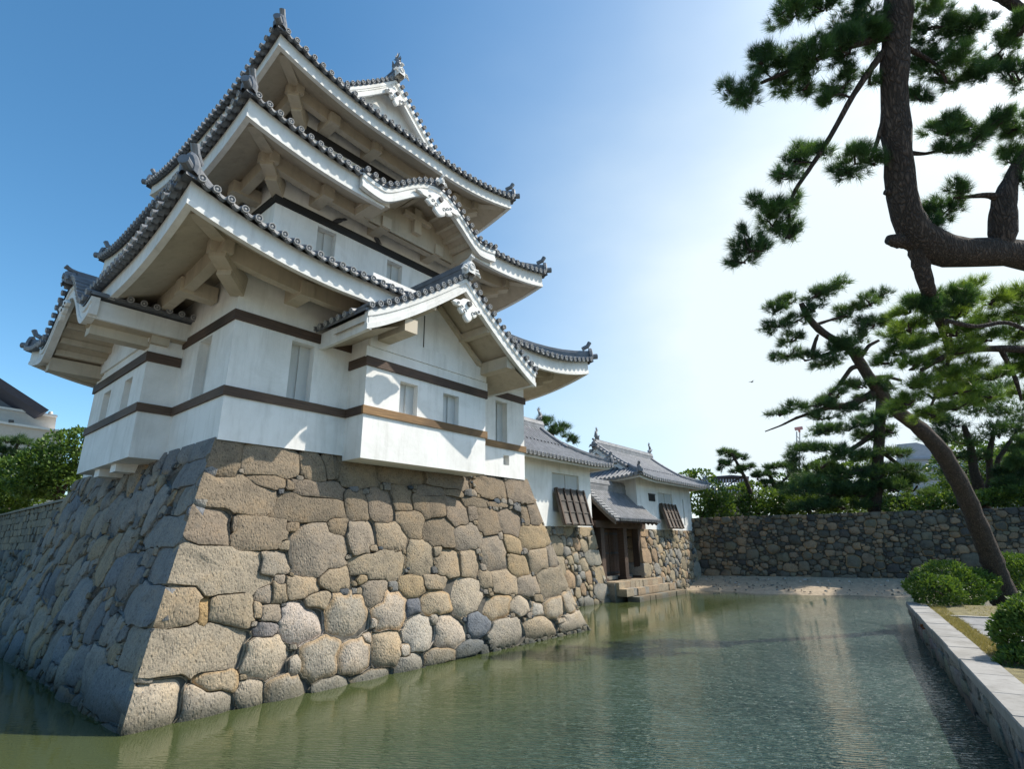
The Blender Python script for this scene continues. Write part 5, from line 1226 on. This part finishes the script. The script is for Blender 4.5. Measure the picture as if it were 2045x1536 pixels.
# right-hand grove
pine('pine_tree', 'tall many-stemmed tree with thin crown behind the far wall at right', at(1962, 1015, 31), 31,
  [[(1966, 1022, 14), (1958, 985, 12), (1945, 940, 9), (1938, 890, 7), (1925, 850, 5)], [(1966, 1005, 8), (1978, 960, 7), (1975, 910, 6), (1985, 860, 4)], [(1970, 1000, 7), (1990, 965, 6), (1992, 920, 5), (2015, 885, 4), (2040, 850, 3)]],
  [(1905, 845, 46, 20), (1960, 800, 60, 26), (2010, 815, 50, 28), (1890, 875, 40, 18), (1930, 880, 46, 18), (1985, 860, 50, 22), (2035, 850, 36, 30), (1905, 910, 40, 14), (1950, 915, 30, 14), (1870, 835, 36, 18), (2020, 905, 30, 16), (1905, 945, 30, 12), (1925, 765, 40, 18), (1985, 770, 40, 18), (1860, 880, 26, 14)], BARK, PINEF, (12, .40, .028), dens=.85, twigs=3)
pine('pine_tree', 'rounded dark pine at the right frame edge above the far wall', at(2050, 1012, 29), 29,
  [[(2052, 1016, 14), (2048, 960, 11), (2044, 900, 8)]], [(2035, 915, 36, 22), (2030, 945, 40, 20), (2040, 975, 40, 20), (2045, 890, 30, 20), (2010, 965, 26, 12)], BARK, PINEF, (14, .36, .028), dens=1.4, twigs=1)
pine('pine_tree', 'pine crown rising behind the roof of the low wing', W((21.5, 14, 3.3)), float((W((21.5, 14, 7))-CAM)@FW),
  [[(1112, 960, 8), (1108, 900, 7), (1100, 860, 5)]], [(1095, 845, 26, 10), (1065, 852, 20, 9), (1120, 855, 24, 9), (1105, 868, 34, 9), (1135, 875, 20, 7), (1075, 868, 20, 9), (1085, 838, 16, 7), (1148, 885, 10, 4)], BARK, PINEF, (14, .34, .026), dens=1.3, twigs=1)

# broadleaf shrubs and trees
def shrub(name, label, cat, dist, lobes, mat, leaf, dens, group=None, base=None, stems=None, world=False, bark=BARK):
    """lobes: (px,py,rx,ry) at depth dist, or world (x,y,z,rx,rz)"""
    k = dist/FPX; PT = []; DR = []; VL = []
    if base is None: q = lobes[0]; base = at(q[0], q[1]+q[3], dist)
    t = thing(name, label, cat, base, group, castle=False); ln, wd = leaf
    for q in lobes:
        if world: c = np.array(q[:3]); a_, b_ = q[3], q[4]
        else: c = at(q[0], q[1], dist+(q[4] if len(q) > 4 else rng.normal(0, .2)*q[2]*k)); a_, b_ = q[2]*k, q[3]*k
        M = int(dens*(a_*a_+2*a_*b_)/(ln*wd)*9); v, nd = ell(M, .72); bumps = unit(rng.normal(0, 1, (18, 3))); f = (nd@bumps.T).max(1); v = v*(.72+.38*f[:, None]**6)
        p = c+np.stack([v[:, 0]*a_, v[:, 1]*a_, v[:, 2]*b_], 1); PT.append(p); DR.append(unit(nd+np.array((0, 0, .5))))
        cell = rng.uniform(-1, 1, 18)[(nd@bumps.T).argmax(1)]; VL.append(np.clip(.42+.28*cell+.15*rng.normal(0, 1, M), 0, 1))
    P = np.concatenate(PT); V, C = leaves(P, np.concatenate(DR), ln, wd, np.concatenate(VL)); tri_mesh('foliage', V, C, mat, t, quads=True)
    m = MB(); b0 = np.array(base, float)
    for q in lobes[:6]:
        c = np.array(q[:3]) if world else at(q[0], q[1], dist); m.tube([b0+rng.normal(0, .05, 3)*[1, 1, 0], (b0+c)/2+rng.normal(0, .05, 3), c], [.04*dist/15+.01, .03*dist/15+.008, .01], 6)
    m.build('stem', bark, t); return t
hb = onz(1905, 1200, QZ)
def hl(px, py, rx, ry, z=QZ): p = onz(px, py, z); return (p[0], p[1], z+ry*.72, rx, ry)
shrub('azalea_bush', 'clipped round azalea bush on the far corner of the quay', 'bush', 17, [hl(1870, 1206, .72, .50), hl(1905, 1200, .95, .66), hl(1945, 1194, .75, .56)], HEDGE, (.10, .05), 1.5, base=hb, world=True)
shrub('azalea_bush', 'small azalea bush behind the foot of the leaning pine, right frame edge', 'bush', 18, [hl(2035, 1180, .9, .75), hl(2070, 1185, .8, .7)], HEDGE, (.10, .05), 1.4, base=onz(2040, 1185, QZ), world=True)
nb_ = onz(2055, 1330, QZ)
shrub('glossy_bush', 'glossy dark green bush growing over the coping nearest the camera', 'bush', 8.3, [(2085, 1285, 86, 78, 0), (2120, 1235, 80, 66, .4), (2045, 1335, 42, 36, -.3), (2050, 1245, 44, 42, .1), (2120, 1340, 70, 50, -.3)], HEDGE, (.085, .036), 1.9, base=at(2085, 1285, 8.3)*np.array((1, 1, 0))+np.array((0, 0, QZ)))
for lab, cat, nm, dist, lobes, dens in (
    ('round topped shrub behind the roof corner of the far wing', 'shrub', 'shrub', 42, [(1398, 953, 26, 14), (1372, 952, 18, 11)], 1.0),
    ('dark leafy shrub right beside the end wall of the far wing', 'shrub', 'shrub', 36, [(1400, 1005, 28, 28), (1425, 985, 26, 24), (1440, 1010, 26, 24), (1420, 1015, 30, 22)], 1.0),
    ('wide leafy shrub at the foot of the small spreading pine', 'shrub', 'shrub', 37, [(1475, 990, 28, 22), (1480, 1015, 36, 20), (1500, 980, 22, 18)], .95),
    ('yellow green shrubs in a low row on top of the far wall', 'shrub', 'shrub', 36, [(1535, 1000, 34, 22), (1570, 1005, 34, 20), (1545, 1018, 40, 14), (1510, 1018, 26, 14)], 1.0),
    ('broad leafy shrub under the upright dark pine', 'shrub', 'shrub', 35, [(1620, 1012, 46, 16), (1670, 1008, 40, 18), (1590, 995, 34, 22), (1700, 1015, 34, 12)], .8),
    ('low clipped hedge on the wall under the leaning trunk', 'hedge', 'hedge', 31, [(1800, 1012, 30, 16), (1840, 1008, 34, 16), (1880, 1008, 34, 12), (1905, 1000, 30, 16)], 1.0),
    ('low clipped hedge on the wall at the right frame edge', 'hedge', 'hedge', 29.5, [(1935, 998, 34, 14), (1980, 994, 40, 16), (2020, 990, 40, 20), (2045, 985, 30, 20)], 1.0)):
    shrub(nm, lab, cat, dist, lobes, BROAD, (.22*dist/36, .13*dist/36), dens)
for lab, dist, lobes in (('dark round tree filling the gap left of the upright pine', 44, [(1590, 975, 46, 36), (1640, 960, 56, 44), (1620, 1000, 60, 30), (1560, 1005, 40, 26)]),
    ('dark spreading tree directly behind the trunk of the upright pine', 45, [(1710, 960, 56, 46), (1770, 980, 50, 36), (1730, 1005, 60, 26)]),
    ('tall leafy tree behind the many-stemmed tree at right', 43, [(1930, 930, 60, 50), (2000, 950, 60, 46), (1970, 985, 70, 36), (2045, 930, 40, 60), (1900, 985, 40, 26)])):
    shrub('broadleaf_tree', lab, 'tree', dist, lobes, BROAD, (.26, .15), .8)
# trees left of the turret
shrub('broadleaf_tree', 'dense round tree above the retaining wall, close left of the turret', 'tree', 30, [(150, 900, 60, 40), (110, 930, 60, 40), (165, 880, 26, 26), (60, 950, 60, 40), (130, 970, 60, 26), (90, 965, 50, 30)], BROAD, (.24, .14), 1.1, base=at(120, 1000, 30))
shrub('broadleaf_tree', 'low spreading tree above the retaining wall at the left frame edge', 'tree', 32, [(20, 960, 60, 40), (-20, 990, 60, 40), (40, 985, 50, 24), (10, 1010, 40, 16)], BROAD, (.26, .15), 1.1, base=at(20, 1010, 32))
pine('pine_tree', 'pine with flat branches in front of the pale modern building, far left', at(10, 1000, 36), 36, [[(5, 1000, 7), (12, 950, 6), (25, 905, 4), (40, 880, 3)], [(18, 930, 3), (45, 905, 2)]], [(40, 876, 22, 8), (15, 882, 20, 7), (60, 888, 16, 7), (5, 900, 20, 8), (50, 905, 26, 8), (25, 920, 26, 9), (-10, 890, 16, 8)], BARK, PINEF, (14, .36, .028), dens=1.3, twigs=1)

# dry grass and weeds along the quay
m = MB(); P = []; D = []
for _ in range(1900):
    s_ = random.uniform(-9, -.6); o = random.choice([random.uniform(.42, .75), random.uniform(1.2, 4.5) if s_ > -3.3 else random.uniform(.42, .68)]); P.append((*qp(s_, o), QZ-.03)); D.append((random.gauss(0, .3), random.gauss(0, .3), 1))
gt_ = thing('dry_grass', 'dry yellow grass tufts beside the coping and under the leaning pine', 'grass', (*qp(-5, .6), QZ), castle=False); gt_['kind'] = 'stuff'
STRAW = mat_leaf('straw_blades', (.16, .15, .055), (.40, .33, .17), .3, .8)
V, C = needles(np.array(P), np.array(D), 6, .075, .005, .7); o_ = tri_mesh('blades', V, C, STRAW, gt_); 
for i, (px, py, lab) in enumerate(((1846, 1252, 'reddish weed sprouting from the quay wall joint near the far corner'), (1882, 1280, 'tiny brown weed between two others on the quay wall'), (1912, 1308, 'yellow weed sprouting under the coping, nearest of the three'))):
    c = onz(px, py, QZ-.15); t = thing('weed', lab, 'weed', c, 'weeds in the quay wall', castle=False)
    P = np.array([c+rng.normal(0, .02, 3) for _ in range(10+8*(i == 2))]); V, C = leaves(np.repeat(P, 5, 0), np.tile(np.array((-qn[0], -qn[1], .4)), (len(P)*5, 1)), .055+.03*(i == 2), .03, np.full(len(P)*5, .5))
    tri_mesh('leaves', V, C, mat_leaf('weed_leaf_%d' % i, *(((.16, .05, .03), (.3, .12, .05)), ((.18, .10, .04), (.3, .2, .07)), ((.26, .22, .03), (.5, .42, .06)))[i]), t, quads=True)

# ================================================================== DISTANT BUILDINGS, CRANE, BIRDS
GLASS2 = mat_simple('pale_window_band', (.30, .33, .38), .3, .1, 2, 0); CONC = mat_simple('pale_concrete', (.58, .53, .48), .9, .06, 2, .1); PURP = mat_simple('slate_roof', (.06, .055, .075), .6, .15, 3, .1); GREYW = mat_simple('grey_gable', (.16, .17, .19), .7, .1, 2, .1); BLUEW = mat_simple('blue_white_wall', (.42, .45, .52), .8, .08, 2, .1); GLASS = mat_simple('dark_glass', (.06, .075, .09), .15, .2, 2, 0)
lbd = 75.0
bl = thing('modern_building', 'pale modern building with a dark gabled roof, far left behind trees', 'building', at(20, 1000, lbd), castle=False)
def quadbox(m, pts, dist, thick):            # front outline at depth dist, extruded away from the camera
    f = [at(x, y, dist) for x, y in pts]; away = np.array((f[0][0], f[0][1], 0)); away /= np.linalg.norm(away); b_ = [p+away*thick for p in f]; n = len(f)
    m.add(f+b_, [tuple(range(n)), tuple(range(2*n-1, n-1, -1))]+[(i, n+i, n+(i+1) % n, (i+1) % n) for i in range(n)])
m = MB(); quadbox(m, [(-120, 828), (128, 863), (122, 1010), (-120, 1010)], lbd, 14); m.build('wall', CONC, bl)
m = MB(); quadbox(m, [(-120, 796), (113, 832), (109, 862), (-120, 845)], lbd+2, 10); m.build('wall', CONC, bl)
m = MB(); quadbox(m, [(-120, 823), (129, 860), (129, 864), (-120, 828)], lbd-.4, 14); quadbox(m, [(-120, 793), (115, 829), (115, 833), (-120, 797)], lbd+1.6, 10); m.build('parapet_cap', mat_simple('white_cap', (.75, .74, .72), .7, .05, 3, 0), bl)
m = MB(); quadbox(m, [(-120, 700), (0, 764), (84, 822), (-120, 812)], lbd+3, 10); m.build('gable_wall', GREYW, bl)
m = MB(); quadbox(m, [(-120, 680), (0, 755), (98, 819), (82, 826), (0, 773), (-120, 700)], lbd-1, 16); m.build('roof', PURP, bl)
m = MB(); quadbox(m, [(17, 838), (28, 839), (28, 844), (17, 844)], lbd-.5, .6); m.build('window', GLASS, bl)
m = MB(); m.tube([at(101, 827, lbd), at(101, 822, lbd)], [.28, .2], 8); m.build('roof_vent', CONC, bl)
wb = 90.0
wbt = thing('modern_building', 'bluish white building glimpsed through the trees at right', 'building', at(1860, 1015, wb), castle=False)
m = MB(); quadbox(m, [(1790, 888), (1830, 884), (1900, 905), (2060, 880), (2060, 1020), (1790, 1020)], wb, 20); m.build('wall', BLUEW, wbt)
for i in range(5):
    y = 915+20*i; m = MB(); quadbox(m, [(1815, y), (2050, y-4), (2050, y), (1815, y+4)], wb-.3, .5); m.build('window', GLASS2, wbt)
rb = 60.0
rbt = thing('screened_building', 'low building with a pale vertical slat screen behind the small pine', 'building', at(1458, 1000, rb), castle=False)
m = MB(); quadbox(m, [(1405, 975), (1500, 968), (1500, 1035), (1405, 1035)], rb, 8); m.build('wall', mat_simple('brown_wall', (.16, .13, .11), .9, .1, 2, .1), rbt)
m = MB(); quadbox(m, [(1420, 952), (1462, 949), (1496, 952), (1496, 955), (1462, 953), (1420, 956)], rb, 6); m.build('roof', PURP, rbt)
for i in range(17):
    x = 1404+5.6*i; m = MB(); quadbox(m, [(x, 957), (x+2.4, 957), (x+2.4, 985), (x, 985)], rb-.2, .15); m.build('slat', BLUEW, rbt)
cd = 160.0
ct_ = thing('tower_crane', 'red and white tower crane far away behind the pine branches', 'crane', at(1592, 1000, cd), castle=False)
m = MB()
for dx in (-3, 3): m.bar(at(1594+dx, 1010, cd), at(1594+dx, 862, cd), .25, .25)
for i in range(18): y = 870+8*i; m.bar(at(1591, y, cd), at(1597, y+8, cd), .15, .15)
m.build('mast', mat_simple('crane_white', (.6, .58, .56), .6, .1, 2, 0), ct_)
m = MB(); m.bar(at(1588, 857, cd), at(1602, 855, cd), .7, .9); m.bar(at(1594, 853, cd), at(1597, 863, cd), .5, .5); m.build('cab', mat_simple('crane_hazed_red', (.58, .25, .22), .6, .1, 2, 0), ct_)  # cab red paled in its colour to stand for distance haze
BIRDM = mat_simple('bird_feathers', (.05, .05, .055), .7, .4, 14, .1)
def bird(label, p, d, k, fly=False, group=None, castle=True):
    p = np.array(p, float); d = np.array(d, float); d /= np.linalg.norm(d); sd = np.cross(d, (0, 0, 1)); Z = np.array((0, 0, 1.)); up_ = .6 if not fly else .05
    t = thing('bird', label, 'bird', p, group, castle=castle); m = MB(); ax = unit(d+Z*up_)
    c = p+Z*(.09*k if not fly else 0)
    m.tube([c-ax*.17*k, c-ax*.1*k, c-ax*.02*k, c+ax*.06*k, c+ax*.11*k, c+ax*.15*k+d*.01*k, c+ax*.17*k+d*.035*k, c+ax*.17*k+d*.065*k], [.012*k, .04*k, .058*k, .052*k, .033*k, .034*k, .022*k, .004*k], 10)
    m.bar(c-ax*.12*k, c-ax*.29*k, .05*k, .012*k, up=np.cross(sd, ax), endscale=1.3); m.build('body', BIRDM, t, smooth=True)
    for sg in (-1, 1):
        m = MB()
        if fly: q = [c+ax*.05*k, c+ax*.09*k+sd*sg*.2*k+Z*.10*k, c+sd*sg*.42*k+Z*.06*k, c-ax*.07*k+sd*sg*.18*k+Z*.07*k, c-ax*.06*k]
        else: q = [c+ax*.06*k+sd*sg*.05*k, c+sd*sg*.066*k+ax*.0*k, c-ax*.2*k+sd*sg*.03*k, c-ax*.1*k+sd*sg*.058*k-d*.02*k, c+ax*.02*k+sd*sg*.055*k+d*.04*k]
        q2 = [x+(Z if fly else sd*sg)*.008*k for x in q]; m.add(q+q2, [(0, 1, 2, 3, 4), (9, 8, 7, 6, 5)]+[(i, (i+1) % 5, 5+(i+1) % 5, 5+i) for i in range(5)]); m.build('wing', BIRDM, t)
bird('dark bird perched on the black band by the left upper window', (3.66, 1.935, 10.885), (.9, -.4, 0), 1.15)
bird('dark bird perched on the black band below the wavy gable', (4.93, 1.935, 10.885), (-.9, -.4, 0), 1.15)
bird('small bird gliding in the pale sky left of the pines', at(1501, 763, 60), (.7, .3, 0), 1.2, fly=True, castle=False)

for o in list(bpy.data.objects):
    if '_base' in o: del o['_base']
